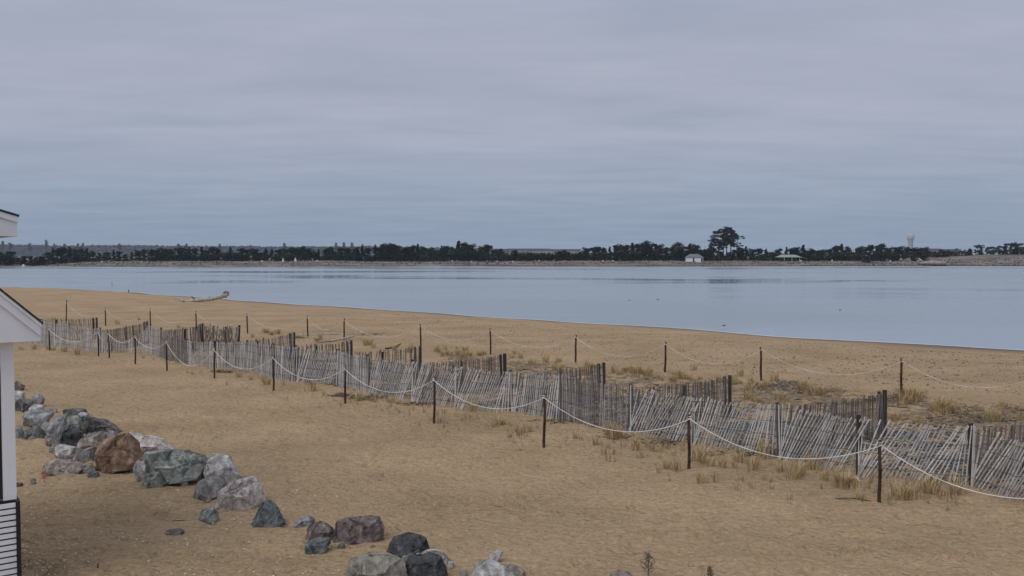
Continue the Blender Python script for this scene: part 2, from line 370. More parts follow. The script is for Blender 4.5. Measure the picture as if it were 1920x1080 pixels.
# ================================================================== rocks
def rock_mat(name, cols, scale=2.6, sp=None):
    m, t, b, N, L = mat_new(name)
    tcn = N('ShaderNodeTexCoord'); info = N('ShaderNodeObjectInfo')
    mp = N('ShaderNodeMapping'); L(tcn.outputs['Object'], mp.inputs[0])
    n = N('ShaderNodeTexNoise'); n.inputs['Scale'].default_value = scale; n.inputs['Detail'].default_value = 9; n.inputs['Roughness'].default_value = .68; n.inputs['Distortion'].default_value = .5
    L(mp.outputs[0], n.inputs['Vector'])
    r = N('ShaderNodeValToRGB')
    while len(r.color_ramp.elements) < len(cols): r.color_ramp.elements.new(.5)
    for i, c in enumerate(cols): r.color_ramp.elements[i].position = .30+.42*i/(len(cols)-1); r.color_ramp.elements[i].color = tuple(c)+(1,)
    L(n.outputs[0], r.inputs[0])
    v = N('ShaderNodeTexNoise'); v.inputs['Scale'].default_value = 11; v.inputs['Detail'].default_value = 6; L(mp.outputs[0], v.inputs['Vector'])
    mr = N('ShaderNodeMapRange'); mr.inputs[1].default_value = .38; mr.inputs[2].default_value = .64; mr.inputs[3].default_value = .74; mr.inputs[4].default_value = 1.22; L(v.outputs[0], mr.inputs[0])
    vm = N('ShaderNodeVectorMath'); vm.operation = 'SCALE'; L(r.outputs[0], vm.inputs[0]); L(mr.outputs[0], vm.inputs['Scale'])
    L(vm.outputs[0], b.inputs['Base Color']); b.inputs['Roughness'].default_value = .85; b.inputs['Specular IOR Level'].default_value = .25
    n2 = N('ShaderNodeTexNoise'); n2.inputs['Scale'].default_value = 9; n2.inputs['Detail'].default_value = 9; n2.inputs['Roughness'].default_value = .7; L(mp.outputs[0], n2.inputs['Vector'])
    vo = N('ShaderNodeTexVoronoi'); vo.feature = 'DISTANCE_TO_EDGE'; vo.inputs['Scale'].default_value = 2.6; vo.inputs['Randomness'].default_value = 1
    dm = N('ShaderNodeMapping'); dm.inputs['Scale'].default_value = (1, .7, 1.6); dm.inputs['Rotation'].default_value = (.4, .5, .2); L(tcn.outputs['Object'], dm.inputs[0])
    nv = N('ShaderNodeVectorMath'); nv.operation = 'MULTIPLY_ADD'; nv.inputs[1].default_value = (.35, .35, .35); L(n.outputs['Color'], nv.inputs[0]); L(dm.outputs[0], nv.inputs[2]); L(nv.outputs[0], vo.inputs['Vector'])
    cm = N('ShaderNodeMapRange'); cm.inputs[1].default_value = 0; cm.inputs[2].default_value = .07; L(vo.outputs['Distance'], cm.inputs[0])
    ad = N('ShaderNodeMath'); ad.operation = 'MULTIPLY_ADD'; ad.inputs[1].default_value = .12; L(cm.outputs[0], ad.inputs[0]); L(n2.outputs[0], ad.inputs[2])
    bp = N('ShaderNodeBump'); bp.inputs['Strength'].default_value = 1; bp.inputs['Distance'].default_value = .09; L(ad.outputs[0], bp.inputs['Height']); L(bp.outputs[0], b.inputs['Normal'])
    return m
RM = dict(
    blue=rock_mat('blue_grey_stone', [(0.184,0.189,0.198), (0.395,0.404,0.422), (0.604,0.613,0.640)]),
    grey=rock_mat('grey_stone', [(0.153,0.147,0.142), (0.378,0.366,0.360), (0.590,0.578,0.572)]),
    dark=rock_mat('dark_stone', [(0.035,0.038,0.041), (0.112,0.116,0.124), (0.295,0.301,0.313)]),
    dgrey=rock_mat('charcoal_stone', [(0.085,0.085,0.082), (0.212,0.210,0.205), (0.425,0.418,0.410)]),
    green=rock_mat('green_grey_stone', [(0.127,0.137,0.127), (0.357,0.382,0.352), (0.680,0.699,0.671)]),
    white=rock_mat('pale_stone', [(0.307,0.295,0.289), (0.614,0.602,0.590), (0.850,0.850,0.850)]),
    pink=rock_mat('pink_stone', [(0.295,0.248,0.236), (0.566,0.496,0.472), (0.708,0.649,0.637)]),
    pinkl=rock_mat('pale_pink_stone', [(0.354,0.295,0.277), (0.661,0.590,0.566), (0.850,0.814,0.802)]),
    brown=rock_mat('brown_stone', [(0.113,0.066,0.042), (0.306,0.197,0.135), (0.600,0.486,0.413)]),
    maroon=rock_mat('maroon_stone', [(0.098,0.076,0.075), (0.237,0.190,0.185), (0.567,0.494,0.480)]),
    tan=rock_mat('tan_grey_stone', [(0.165,0.147,0.124), (0.389,0.366,0.319), (0.637,0.614,0.555)]),
    teal=rock_mat('teal_stone', [(0.062,0.071,0.075), (0.189,0.212,0.221), (0.450,0.477,0.482)]),
    speck=rock_mat('speckled_stone', [(0.177,0.142,0.118), (0.389,0.336,0.301), (0.637,0.578,0.537)], 6),
)
def rock(outline, mat, label, seed, depth=.8, dy=0, base=None):
    """outline: pixels of the silhouette; the rock stands where its lowest pixel meets the sand and has real depth"""
    rnd = random.Random(seed)
    if len(outline) == 4 and not hasattr(outline[0], '__len__'):
        u0, v0, u1, v1 = outline; w = u1-u0; h = v1-v0; cx = (u0+u1)/2; cy = (v0+v1)/2
        k = rnd.choice([6, 7, 8]); ph = rnd.random()*6
        pts = []
        for i in range(k):
            a = ph+2*math.pi*(i+rnd.uniform(-.3, .3))/k
            ca, sa = math.cos(a), math.sin(a); q = max(abs(ca), abs(sa))**.55
            pts.append((cx+w/2*ca/q, cy+h/2*sa/q))
        a0 = min(p[0] for p in pts); a1 = max(p[0] for p in pts); b0 = min(p[1] for p in pts); b1 = max(p[1] for p in pts)
        outline = [(u0+(p[0]-a0)/(a1-a0)*w, v0+(p[1]-b0)/(b1-b0)*h) for p in pts]
    us = [p[0] for p in outline]; vs = [p[1] for p in outline]
    cu = (min(us)+max(us))/2; vb = base or max(vs)
    front = G(cu, vb); wpx = max(us)-min(us)
    W_ = wpx*front.y/F; dep = W_*depth
    yc = front.y+dep*.42+dy
    pts = [P(u, v, yc) for u, v in outline]
    cen = sum(pts, Vector())/len(pts)
    zg = float(g(cen.x, yc))
    cloud = []; HH = max(p.z for p in pts)-min(p.z for p in pts); tilt_ = rnd.uniform(.25, .6)
    for p in pts:
        p = p.copy()
        q = cen+(p-cen)*1.0
        cloud.append(q)
        for s_, sh_ in ((-1, rnd.uniform(.5, .85)), (1, rnd.uniform(.55, .8))):
            r = cen+(p-cen)*sh_*rnd.uniform(.9, 1.05); r.y = yc+s_*dep/2*rnd.uniform(.75, 1.1)
            if s_ < 0: r.z -= tilt_*max(0, (p-cen).z+.3*HH)
            cloud.append(r)
    for r in cloud:
        if r.z < cen.z: r.z -= .15*(W_*.4)+.04          # bedded in the sand
    for k in range(3):
        cloud.append(cen+Vector((rnd.uniform(-.3,.3)*W_, -dep*.55, rnd.uniform(-.15, .3)*W_*.4)))
    bm = bmesh.new(); O = Vector((cen.x, yc, zg))
    vv = [bm.verts.new(p-O) for p in cloud]
    r_ = bmesh.ops.convex_hull(bm, input=vv)
    dead = [e for e in bm.verts if not e.link_faces]
    bmesh.ops.delete(bm, geom=dead, context='VERTS')
    for k in range(8):
        n_ = Vector((rnd.gauss(0, 1), rnd.gauss(-.4, 1), rnd.gauss(.15, .6))).normalized()
        mx_ = max(v.co.dot(n_) for v in bm.verts); mn_ = min(v.co.dot(n_) for v in bm.verts)
        bmesh.ops.bisect_plane(bm, geom=list(bm.verts)+list(bm.edges)+list(bm.faces), plane_co=n_*(mx_-(mx_-mn_)*rnd.uniform(.02, .085)), plane_no=n_, clear_outer=True)
        r_ = bmesh.ops.convex_hull(bm, input=list(bm.verts)); bmesh.ops.delete(bm, geom=[v for v in bm.verts if not v.link_faces], context='VERTS')
    bmesh.ops.dissolve_limit(bm, angle_limit=.30, verts=bm.verts, edges=bm.edges)
    bmesh.ops.bevel(bm, geom=list(bm.edges), offset=W_*.012, segments=1, affect='EDGES', clamp_overlap=True)
    bmesh.ops.triangulate(bm, faces=bm.faces)
    for it in range(4 if W_ > .55 else 3):
        es = [e for e in bm.edges if e.calc_length() > W_*.045]
        if es: bmesh.ops.subdivide_edges(bm, edges=es, cuts=1)
        bmesh.ops.triangulate(bm, faces=[f for f in bm.faces if len(f.verts) > 3])
    bm.normal_update(); off = Vector((seed*3.7, seed*1.3, 0))
    for v in bm.verts:
        a = mn.fractal(v.co/W_*3.2+off, .9, 2.1, 5); c = mn.noise(v.co/W_*1.6+off*2)
        cell = mn.cell(v.co/W_*4+off)
        rg = abs(mn.noise(v.co/W_*2.3+off*1.7)); v.co += v.normal*W_*(.017*a+.012*c+.012*cell-.026*max(0, .10-rg)/.10)
    me = bpy.data.meshes.new('rock'); bm.to_mesh(me); bm.free()
    o = link('rock', me, RM[mat]); o.location = O
    return tag(o, label, 'rock', 'boulders in a line across the sand')
rocks = [
 ([(22,728),(30,714),(45,724),(44,731),(30,733)], 'maroon', 'dark maroon pointed rock, topmost of the pile beside the cottage wall', .8),
 ((20,733,45,750), 'white', 'white grey rock directly beneath the dark maroon pointed rock', .8),
 ((20,747,48,770), 'dgrey', 'dark rock by the cottage wall under the white grey one', .8),
 ([(56,752),(62,741),(74,738),(84,748),(80,758),(62,762)], 'grey', 'rounded pinkish grey boulder at the top of the pile', .8),
 ((40,747,64,773), 'dgrey', 'dark white-flecked rock left of the rounded pinkish grey boulder', .8),
 ((55,758,84,776), 'white', 'small pale rock wedged above the flat blue grey slab', .8),
 ([(38,795),(46,772),(75,764),(101,776),(84,792),(60,801)], 'blue', 'flat blue grey slab near the cottage wall', .8),
 ((22,800,46,822), 'grey', 'small grey rock at the foot of the cottage wall', .8),
 ([(38,818),(55,802),(72,800),(84,820),(66,824)], 'dgrey', 'low charcoal wedge in front of the flat blue grey slab', .7),
 ([(66,804),(84,789),(100,800),(98,814),(82,818)], 'grey', 'angular grey rock resting on the low charcoal wedge', .7),
 ((80,816,110,834), 'speck', 'small brownish grey block below the angular grey rock', .7),
 ([(84,800),(104,776),(126,775),(122,812),(116,842),(102,832)], 'blue', 'tall light blue grey slab leaning in the middle of the pile', .5),
 ([(112,790),(128,780),(152,778),(152,800),(128,810),(114,808)], 'green', 'pale mint green rock in the middle of the pile', .6),
 ([(114,838),(118,810),(140,800),(164,806),(160,826),(134,842)], 'dark', 'very dark rock below the pale mint green rock', .6),
 ([(116,768),(135,765),(160,767),(168,776),(150,781),(122,783)], 'dgrey', 'flat charcoal rock on top of the pile, behind the green one', .6),
 ((147,772,167,786), 'white', 'small white rock touching the flat charcoal rock', .8),
 ([(147,786),(156,780),(176,784),(206,794),(236,806),(232,815),(200,815),(160,802)], 'dgrey', 'long dark slab sloping down to the right', .35),
 ([(200,806),(214,808),(220,820),(208,828),(196,820)], 'blue', 'small blue grey stone at the lower end of the long dark slab', .8),
 ([(140,835),(160,812),(190,808),(214,816),(212,832),(180,842),(150,846)], 'speck', 'speckled pinkish grey boulder beside the big brown boulder', .6),
 ([(103,838),(110,832),(124,838),(144,838),(142,852),(118,860),(106,856)], 'white', 'whitish rock at the lower left of the pile', .6),
 ([(130,862),(146,844),(174,836),(178,856),(170,870),(144,868)], 'grey', 'light grey wedge touching the big brown boulder', .6),
 ([(72,884),(84,866),(104,861),(136,864),(160,872),(140,880),(112,889),(90,891)], 'speck', 'long low brownish rock lying apart at the lower left', .45),
 ((143,870,182,888), 'tan', 'pale tan stone half buried before the brown boulder', .7),
 ((164,883,187,896), 'teal', 'little dark stone in the sand before the brown boulder', .7),
 ([(252,828),(242,811),(268,816),(305,824),(330,836),(342,847),(320,858),(262,852)], 'pinkl', 'long pale pink slab behind the big brown boulder', .5),
 ([(175,842),(188,826),(218,816),(242,810),(262,832),(271,850),(264,872),(236,880),(200,887),(182,880)], 'brown', 'big brown boulder with a dark lower face', .65),
 ([(262,858),(270,846),(300,842),(345,846),(392,856),(384,886),(340,898),(298,908),(268,892)], 'green', 'big mossy green grey boulder', .55),
 ([(248,876),(256,862),(282,864),(292,880),(282,900),(258,904)], 'white', 'round speckled pale rock against the left of the mossy boulder', .7),
 ([(262,910),(272,888),(298,884),(308,902),(294,914)], 'green', 'small green rock at the foot of the mossy boulder', .6),
 ([(380,880),(388,858),(408,849),(428,854),(442,876),(456,892),(430,908),(396,902)], 'white', 'pale grey rough boulder right of the mossy boulder', .7),
 ([(360,930),(366,906),(392,892),(420,896),(426,914),(404,930),(376,936)], 'grey', 'grey rough rock in front of the pale rough boulder', .6),
 ([(398,948),(408,922),(440,900),(488,889),(494,904),(500,936),(468,954),(410,957)], 'pinkl', 'smooth pinkish wedge with a flat sloping top', .6),
 ([(368,976),(376,958),(398,949),(408,960),(411,976),(392,979)], 'green', 'small greenish rock in front of the pinkish wedge', .7),
 ([(468,984),(472,966),(490,944),(504,937),(520,950),(534,970),(535,986),(500,990)], 'teal', 'dark blue triangular boulder standing alone', .8),
 ((309,992,346,1006), 'maroon', 'small flat brown stone alone on the sand at lower left', .7),
 ([(548,982),(562,970),(578,966),(592,974),(584,982),(562,984)], 'blue', 'grey stone almost buried beside the dark blue boulder', .7),
 ([(570,1010),(578,988),(596,979),(616,983),(630,994),(610,1006),(592,1013)], 'maroon', 'small maroon rock against the maroon block', .7),
 ([(616,1008),(632,976),(650,970),(688,969),(712,967),(720,984),(719,1004),(690,1016),(650,1018)], 'maroon', 'large maroon block with a pale right edge', .6),
 ([(566,1032),(572,1018),(594,1008),(624,1008),(620,1018),(594,1028),(580,1034)], 'teal', 'low teal rock in front of the maroon rocks', .6),
 ([(724,1026),(736,1008),(768,1000),(800,1010),(809,1028),(786,1042),(748,1046)], 'dark', 'dark grey boulder with yellow lichen, behind the bottom pair', .7),
 ([(774,1044),(796,1034),(830,1033),(850,1046),(842,1056),(800,1056)], 'white', 'white rock edge showing behind the black slab', .6),
 ([(646,1076),(656,1048),(684,1039),(730,1040),(762,1052),(766,1080),(720,1098),(660,1098)], 'tan', 'big striped tan boulder cut by the bottom edge', .6),
 ([(748,1060),(770,1042),(806,1035),(828,1044),(842,1062),(836,1074),(790,1080),(756,1084)], 'dark', 'black slab right of the striped tan boulder', .5),
 ([(880,1076),(888,1056),(912,1052),(948,1058),(966,1072),(960,1092),(900,1094)], 'white', 'pale grey boulder cut by the bottom edge', .7),
 ([(912,1050),(918,1040),(932,1031),(944,1036),(934,1046),(924,1058),(914,1058)], 'white', 'little upright white stone perched on the pale grey boulder', .5),
 ([(946,1058),(962,1058),(984,1070),(986,1084),(966,1084)], 'speck', 'brownish slab leaning on the pale grey boulder', .6),
 ([(1138,1084),(1146,1073),(1164,1069),(1186,1076),(1186,1090),(1150,1092)], 'speck', 'flat brownish stone just showing at the bottom edge', .7),
 ((57,896,68,906), 'tan', 'small pale yellowish stone left of the red marker', .8),
 ((28,905,44,913), 'maroon', 'small dark stone beside the lower cottage wall', .8),
]
for i, (ol, m, lab, dp) in enumerate(rocks): rock(ol, m, lab, i+1, dp, dy=-.9 if lab.startswith('pale mint green') else 0)

rnd9 = random.Random(77)
for (u, v, w, m) in [(108,852,15,'tan'),(98,846,10,'grey'),(122,862,12,'speck'),(60,826,12,'grey'),(92,838,9,'dgrey'),(186,876,11,'white'),(170,874,9,'tan'),(150,800,13,'green'),(136,776,9,'white'),(100,774,12,'grey'),(72,770,10,'dgrey'),(50,788,9,'blue'),(222,828,13,'speck'),(250,886,9,'dgrey'),(346,908,12,'white'),(300,914,10,'grey'),(432,900,11,'grey'),(390,938,12,'speck'),(500,944,8,'white'),(244,884,11,'tan'),(700,1030,9,'dgrey'),(640,1026,12,'teal'),(762,1052,14,'green'),(870,1078,12,'grey'),(845,1060,10,'white'),(128,888,9,'tan'),(46,812,10,'grey'),(156,858,10,'speck')]:
    r_ = rock((int(u-w*.6), int(v-w*.75), int(u+w*.6), int(v)), m, 'small loose stone lying among the big boulders', 200+u)
    r_['group'] = 'small stones among the boulders'

# ================================================================== picket (snow) fences
def gz(x, y): return float(g(x, y))
def basept(u, vb): return G(u, vb)
def span(mb, wb, A, B, hA, hB, lean=0, sag=.04, seed=0, width=.028, messy=0, fade=(.12, .12), wobble=.01):
    rnd = random.Random(seed); d = B-A; d.z = 0; Ln = d.length; d.normalize(); n = Vector((-d.y, d.x, 0))
    k = max(2, int(Ln/.074)); tops = []
    for i in range(k+1):
        t = (i+.3+rnd.uniform(-.12, .12)*(1+messy*3))/(k+.6); p = A.lerp(B, t)
        w = min(1, t/fade[0])*min(1, (1-t)/fade[1]); w = sm(w)
        le = float(lean*w)*(1+.18*math.sin(t*13+seed))+rnd.gauss(0, .035+.25*messy)
        fwd = rnd.gauss(0, .012+.12*messy)
        H = hA+(hB-hA)*t - sag*math.sin(math.pi*t) + rnd.gauss(0, .018+.06*messy)
        gzv = gz(p.x, p.y)
        b0 = Vector((p.x, p.y, gzv-.06)) - d*le*H*.45 + n*(.02*math.sin(t*9+seed)); b0.z = gzv-.06
        t0 = b0+Vector((0, 0, H+.06))+d*le*H+n*(fwd)
        if rnd.random() < .02: tops.append((b0, t0)); continue
        if rnd.random() < .025: t0 = b0.lerp(t0, rnd.uniform(.55, .85))
        x = d*width/2*rnd.uniform(.8, 1.2); y = n*.008
        vs = [b0-x-y, b0+x-y, b0+x+y, b0-x+y, t0-x-y, t0+x-y, t0+x+y, t0-x+y]
        mb.add(vs, [(3,2,1,0),(4,5,6,7),(0,1,5,4),(1,2,6,5),(2,3,7,6),(3,0,4,7)])
        tops.append((b0, t0))
    for fr in (.2, .45, .7, .92):
        wb.tube([b.lerp(t_, fr)-n*.012+Vector((0, 0, .006*((i % 2)*2-1))) for i, (b, t_) in enumerate(tops)], .0045, 4)
def fpost(root, p, h, tilt=(0, 0), w=.085, mat=None, name='post'):
    b = MB(); th = .045
    b.box(-w/2, -th/2, -.3, w/2, th/2, h); o = b.build(name, mat or M_FPOST, root)
    o.location = p-root.location; o.rotation_euler = (tilt[0], tilt[1], random.uniform(-.3, .3)); return o
def local(mb, root):
    L_ = root.location; mb.v = [(v[0]-L_.x, v[1]-L_.y, v[2]-L_.z) for v in mb.v]
FRONT = [  # u, v base, v top
 (20,640,592),(77,646,600),(130,653,608),(187,661,616),(279,662,610),(300,668,616),(351,684,638),(403,689,641),(463,695,640),(513,711,646),(556,716,650),
 (633,722,657),(691,738,667),(774,753,677),(854,766,687),(959,773,697),(1054,789,702),(1180,813,722),(1300,832,745),(1463,859,758),(1611,891,782),(1824,914,799),(1990,960,850)]
FA = {}
for u, vb, vt in FRONT:
    p = basept(u, vb); h = P(u, vt, p.y).z-p.z; FA[u] = (p, h)
LEAN = {20:.1,77:.1,130:.15,187:.1,279:.1,300:.1,351:-.05,403:.05,463:.1,513:.15,556:.38,633:.1,691:.45,774:.5,854:.42,959:.18,1054:0,1180:.55,1300:.42,1463:.55,1611:.55,1824:.6}
root = empty('snow_fence', FA[959][0]); M_MIDLATH = mat_noise('brown_silver_lath', [(.19,.17,.155), (.29,.265,.25), (.42,.39,.37)], 12, .9, stretch=(1,1,.15), isl=.7, isl_lo=.55)
mats = {1054: M_MIDLATH, 300: M_MIDLATH}
keys = [f[0] for f in FRONT]
for i in range(len(keys)-1):
    a, b = keys[i], keys[i+1]; (A, hA), (B, hB) = FA[a], FA[b]
    if a == 774: A = A.copy()
    mb, wbm = MB(), MB()
    sag = {187: .62, 300: .1, 351: .05}.get(a, .05)
    span(mb, wbm, A, B, hA, hB, LEAN[a], sag, i+3, messy=.1 if a in (187, 351) else 0, fade=(.1, .3) if a in (854, 1300, 1611) else (.12, .1))
    local(mb, root); local(wbm, root)
    o = mb.build('picket_panel', mats.get(a, M_SILVER), root); wbm.build('wire', M_WIRE, o)
for i, k in enumerate(keys[:-1]):
    p, h = FA[k]
    fpost(root, p+Vector((0, .05, 0)), h+.04, (random.gauss(0, .03), random.gauss(0, .03)), mat=M_FPOST if k in (1180,1463,1300,1054,854) else M_FPOSTD)
tag(root, 'long front run of silver grey snow fence with leaning pickets', 'snow fence')
SPURS = [ # front post, back end (u, v top)
 (1824,(2018,772),'short back run of snow fence leaving the frame at the right edge'),
 (1463,(1657,733),'rightmost full back run of snow fence, ending at a tall dark post pair'),
 (1180,(1367,705),'back run of snow fence ending just left of the second rope stake pair'),
 (959,(1131,681),'back run of snow fence with closely packed brown pickets in the middle of the photo'),
 (774,(946,664),'back run of snow fence ending beside the grass clumps right of centre'),
 (633,(787,650),'back run of snow fence ending right under a rope stake'),
 (513,(658,639),'back run of snow fence below the long pale branch'),
 (403,(551,624),'back run of snow fence below the rope stake left of centre'),
 (300,(380,607),'upright back run of snow fence left of the collapsed tangle'),
 (187,(276,603),'back run of snow fence behind the sagging section'),
 (20,(181,596),'farthest back run of snow fence, nearest the cottage eave')]
for i, (k, (u, vt), lab) in enumerate(SPURS):
    A, hA = FA[k]
    vb = (vt-478*.252)/(1-.252); B = G(u, vb); hB = P(u, vt, B.y).z-B.z
    A = A+Vector((.05, .25, 0)); rt = empty('snow_fence', A)
    n = 2; q = [A.lerp(B, j/n) for j in range(n+1)]
    for j in range(n):
        mb, wbm = MB(), MB()
        span(mb, wbm, q[j], q[j+1], hA*.93 if j == 0 else (hA+hB)/2-.06, (hA+hB)/2-.06 if j == 0 else hB, random.uniform(-.08, .06)+(.1 if j == 0 else -.05), .06, 50+i*3+j)
        local(mb, rt); local(wbm, rt)
        o = mb.build('picket_panel', M_BROWNLATH, rt); wbm.build('wire', M_WIRE, o)
    for j, (w, off) in enumerate(((.07, -.13), (.10, .03))):
        b = Vector(((B-A).x, (B-A).y, 0)).normalized()
        fpost(rt, B+b*off, hB+.02*j, (0, -.04+.03*j), w, M_FPOSTD)
    m_ = q[1]; fpost(rt, Vector((m_.x, m_.y+.05, gz(m_.x, m_.y))), (hA+hB)/2-.15, (0, random.gauss(0, .05)), .07, M_FPOSTD)
    tag(rt, lab, 'snow fence', 'short back runs of snow fence behind the front run')
# collapsed tangle left of centre
A = G(382, 650); B = G(447, 655); rt = empty('snow_fence', A); mb, wbm = MB(), MB()
span(mb, wbm, A, B, 1.1, 1.12, .15, .12, 99, messy=.7); span(mb, wbm, A+Vector((.2,-.5,0)), B+Vector((.1,-.5,0)), 1.0, 1.05, -.2, .1, 98, messy=.8)
local(mb, rt); local(wbm, rt); o = mb.build('picket_panel', M_BROWNLATH, rt); wbm.build('wire', M_WIRE, o)
fpost(rt, B, 1.15, (0, .05), .1, M_FPOSTD); fpost(rt, A.lerp(B, .7), 1.05, (0, -.1), .08, M_FPOSTD)
tag(rt, 'collapsed dark tangle of snow fence pickets', 'snow fence', 'short back runs of snow fence behind the front run')

# ================================================================== rope stakes and ropes
def stake(u, vt, vb, r, tilt=0):
    tilt += .018*math.sin(u*12.9)
    p = G(u, vb); h = P(u, vt, p.y).z-p.z
    b = MB(); k = 7; pts = [Vector((.006*math.sin(i*1.3+u), .006*math.cos(i*1.7+u), -.25+(h+.25)*i/k)) for i in range(k+1)]
    for q in pts: q.x += tilt*q.z
    b.tube(pts, [r*(1.05-.15*i/k) for i in range(k+1)], 8)
    o = b.build('rope_stake', M_STAKE, None, True); o.location = p
    return o, p, h
M_ROPE2 = mat_noise('dull_rope', [(.42,.37,.30), (.60,.55,.48), (.76,.72,.66)], 2.5, .8, detail=9)
def rope_line(stakes, sags, label, r, mat=None):
    b = MB()
    for (p0, h0), (p1, h1), sg in zip(stakes, stakes[1:], sags):
        a = p0+Vector((0, -.05, h0-.09)); c = p1+Vector((0, -.05, h1-.09)); pts = []
        for i in range(25):
            t = i/24; q = a.lerp(c, t); q.z -= sg*4*t*(1-t); q.z = max(q.z, gz(q.x, q.y)+.015); pts.append(q)
        b.tube(pts, r, 6)
        for e, hh in ((a, 0),):
            b.tube([e+Vector((.035*math.cos(k), .05+.035*math.sin(k), .006*k-.02)) for k in np.linspace(0, 12.6, 16)], r, 5)
    o = b.build('rope', mat or M_ROPE, None, True); return tag(o, label, 'rope')
def ordinal(n): return ['first','second','third','fourth','fifth','sixth','seventh','eighth','ninth','tenth','eleventh','twelfth','thirteenth'][n]
fs = [(93,614,657),(185,619,668),(205,622,671),(254,627,683),(313,637,695),(402,651,711),(513,666,734),(647,686,757),(814,706,793),(1020,738,838),(1292,777,879),(1649,825,941),(2105,893,1030)]
ps = []
for i, (u, a, b) in enumerate(fs):
    o, p, h = stake(u, a, b, .033); ps.append((p, h)); n = len(fs)-2-i
    lab = 'dark wooden stake of the front rope, ' + ('rightmost and nearest in the photo' if n == 0 else ordinal(n)+' from the right' if n > 0 else 'beyond the right edge')
    tag(o, lab, 'stake', 'stakes of the front rope')
rope_line(ps, [.5,.3,.3,.35,.75,.52,.5,.5,.48,.5,.5,.55], 'white rope sagging between the nearer row of dark stakes', .0092)
bs = [(124,563,605,.05),(198,577,611,0),(282,578,613,0),(368,583,620,0),(464,588,625,0),(577,592,631,0),(645,597,637,0),(789,608,655,0),(920,616,663,0),(1079,628,680,0),(1247,641,699,0),(1427,651,713,0),(1690,672,739,0),(1960,694,765,0)]
ps = []
for i, (u, a, b, tl) in enumerate(bs):
    o, p, h = stake(u, a, b, .04, tl); ps.append((p, h)); n = len(bs)-2-i
    lab = 'dark wooden stake of the rear rope, ' + ('rightmost in the photo' if n == 0 else ordinal(n)+' from the right' if n > 0 else 'beyond the right edge')
    tag(o, lab, 'stake', 'stakes of the rear rope')
rope_line(ps, [.7]*5+[.6]*1+[.7,.55,.6,.62,.62,.65,.62], 'white rope sagging between the farther row of stakes behind the fence', .0118, M_ROPE2)

# ================================================================== driftwood, sticks, marker posts
def limb(b, pts, rads, n=8, seed=0):
    P_ = []; Rr = []
    for i in range(len(pts)-1):
        for k in range(4):
            t = k/4; P_.append(Vector(pts[i]).lerp(Vector(pts[i+1]), t)); Rr.append(rads[i]+(rads[i+1]-rads[i])*t)
    P_.append(Vector(pts[-1])); Rr.append(rads[-1])
    P_ = [p+Vector((mn.noise(p*1.7+Vector((seed,0,0))), mn.noise(p*1.7+Vector((0,seed,0))), mn.noise(p*1.7+Vector((0,0,seed)))))*r*.5 for p, r in zip(P_, Rr)]
    b.tube(P_, [r*(1+.2*mn.noise(p*4)) for p, r in zip(P_, Rr)], n)
base = G(380, 567)
def dw(u, v): q = P(u, v, base.y); return q-base
rt = empty('driftwood_log', base); b = MB()
limb(b, [dw(329,559), dw(345,564), dw(352,565.5), dw(380,562), dw(405,559), dw(420,554), dw(427,551)], [.05,.10,.17,.17,.19,.24,.2]); b.build('trunk', M_DRIFT, rt, True)
b = MB(); limb(b, [dw(345,565)+Vector((.0,-.2,0)), dw(332,560), dw(329,558)], [.12,.07,.03]); b.build('branch', M_DRIFT, rt, True)
b = MB(); limb(b, [dw(366,562), dw(361,558), dw(359,555)], [.08,.06,.03]); limb(b, [dw(390,560), dw(394,556)], [.08,.03]); b.build('branch', M_DRIFTD, rt, True)
b = MB(); limb(b, [dw(417,555), dw(422,550.5), dw(428,549.5)], [.14,.22,.12]); limb(b, [dw(420,555), dw(426,558)], [.12,.04]); b.build('root_end', M_DRIFTD, rt, True)
tag(rt, 'big bleached driftwood log lying on the beach near the water', 'driftwood')
def stick(pts, rad, mat, name, label, cat):
    w = [G(u, v)+Vector((0, 0, dz)) for u, v, dz in pts]; b = MB(); limb(b, [p-w[0] for p in w], rad, 6)
    o = b.build(name, mat, None, True); o.location = w[0]; tag(o, label, cat)
stick([(592,643,.02),(622,640,.03),(650,637,.08),(679,633,.2)], [.03,.05,.05,.02], M_DRIFT, 'driftwood_branch', 'long pale branch lying behind the left end of the back fences', 'branch')
stick([(556,628,.02),(590,629,.05),(668,627,.03)], [.03,.04,.02], M_DRIFT, 'driftwood_branch', 'thin straight branch lying just left of the rope stakes, farther back', 'branch')
stick([(722,655,.03),(740,653,.05),(752,649,.12)], [.04,.045,.03], M_DRIFTD, 'driftwood_branch', 'short dark branch lying left of a rope stake behind the fence', 'branch')
stick([(1565,936,.01),(1585,937,.03),(1610,937,.02),(1634,941,.01)], [.008,.014,.013,.008], M_DRIFTD, 'twig', 'thin forked twig on the sand left of the nearest rope stake', 'twig')
stick([(1597,898,.02),(1606,899,.05),(1612,903,.01)], [.012,.016,.010], M_ROPE, 'rope_end', 'loose end of white rope on the sand under the leaning pickets', 'rope')
stick([(322,978,.01),(345,977,.01),(366,977,.01)], [.006,.008,.006], M_DRIFTD, 'twig', 'straight dark twig lying left of the small greenish rock', 'twig')
def upright(u, vt, vb, r, mat, name, lab, cat, tilt=0):
    p = G(u, vb); h = P(u, vt, p.y).z-p.z; b = MB()
    b.tube([Vector((tilt*(h+.1)*i/4, 0, -.1+(h+.1)*i/4)) for i in range(5)], [r, r, r*.95, r*.9, r*.8], 7); o = b.build(name, mat, None, True); o.location = p
    return tag(o, lab, cat)
upright(181, 1056, 1070, .018, M_DRIFTD, 'wooden_peg', 'short dark peg standing in the shell-strewn sand at the lower left', 'peg', .12)
p = G(210, 544.5); rt = empty('beach_marker', p)
h_ = P(210, 528, p.y).z-p.z
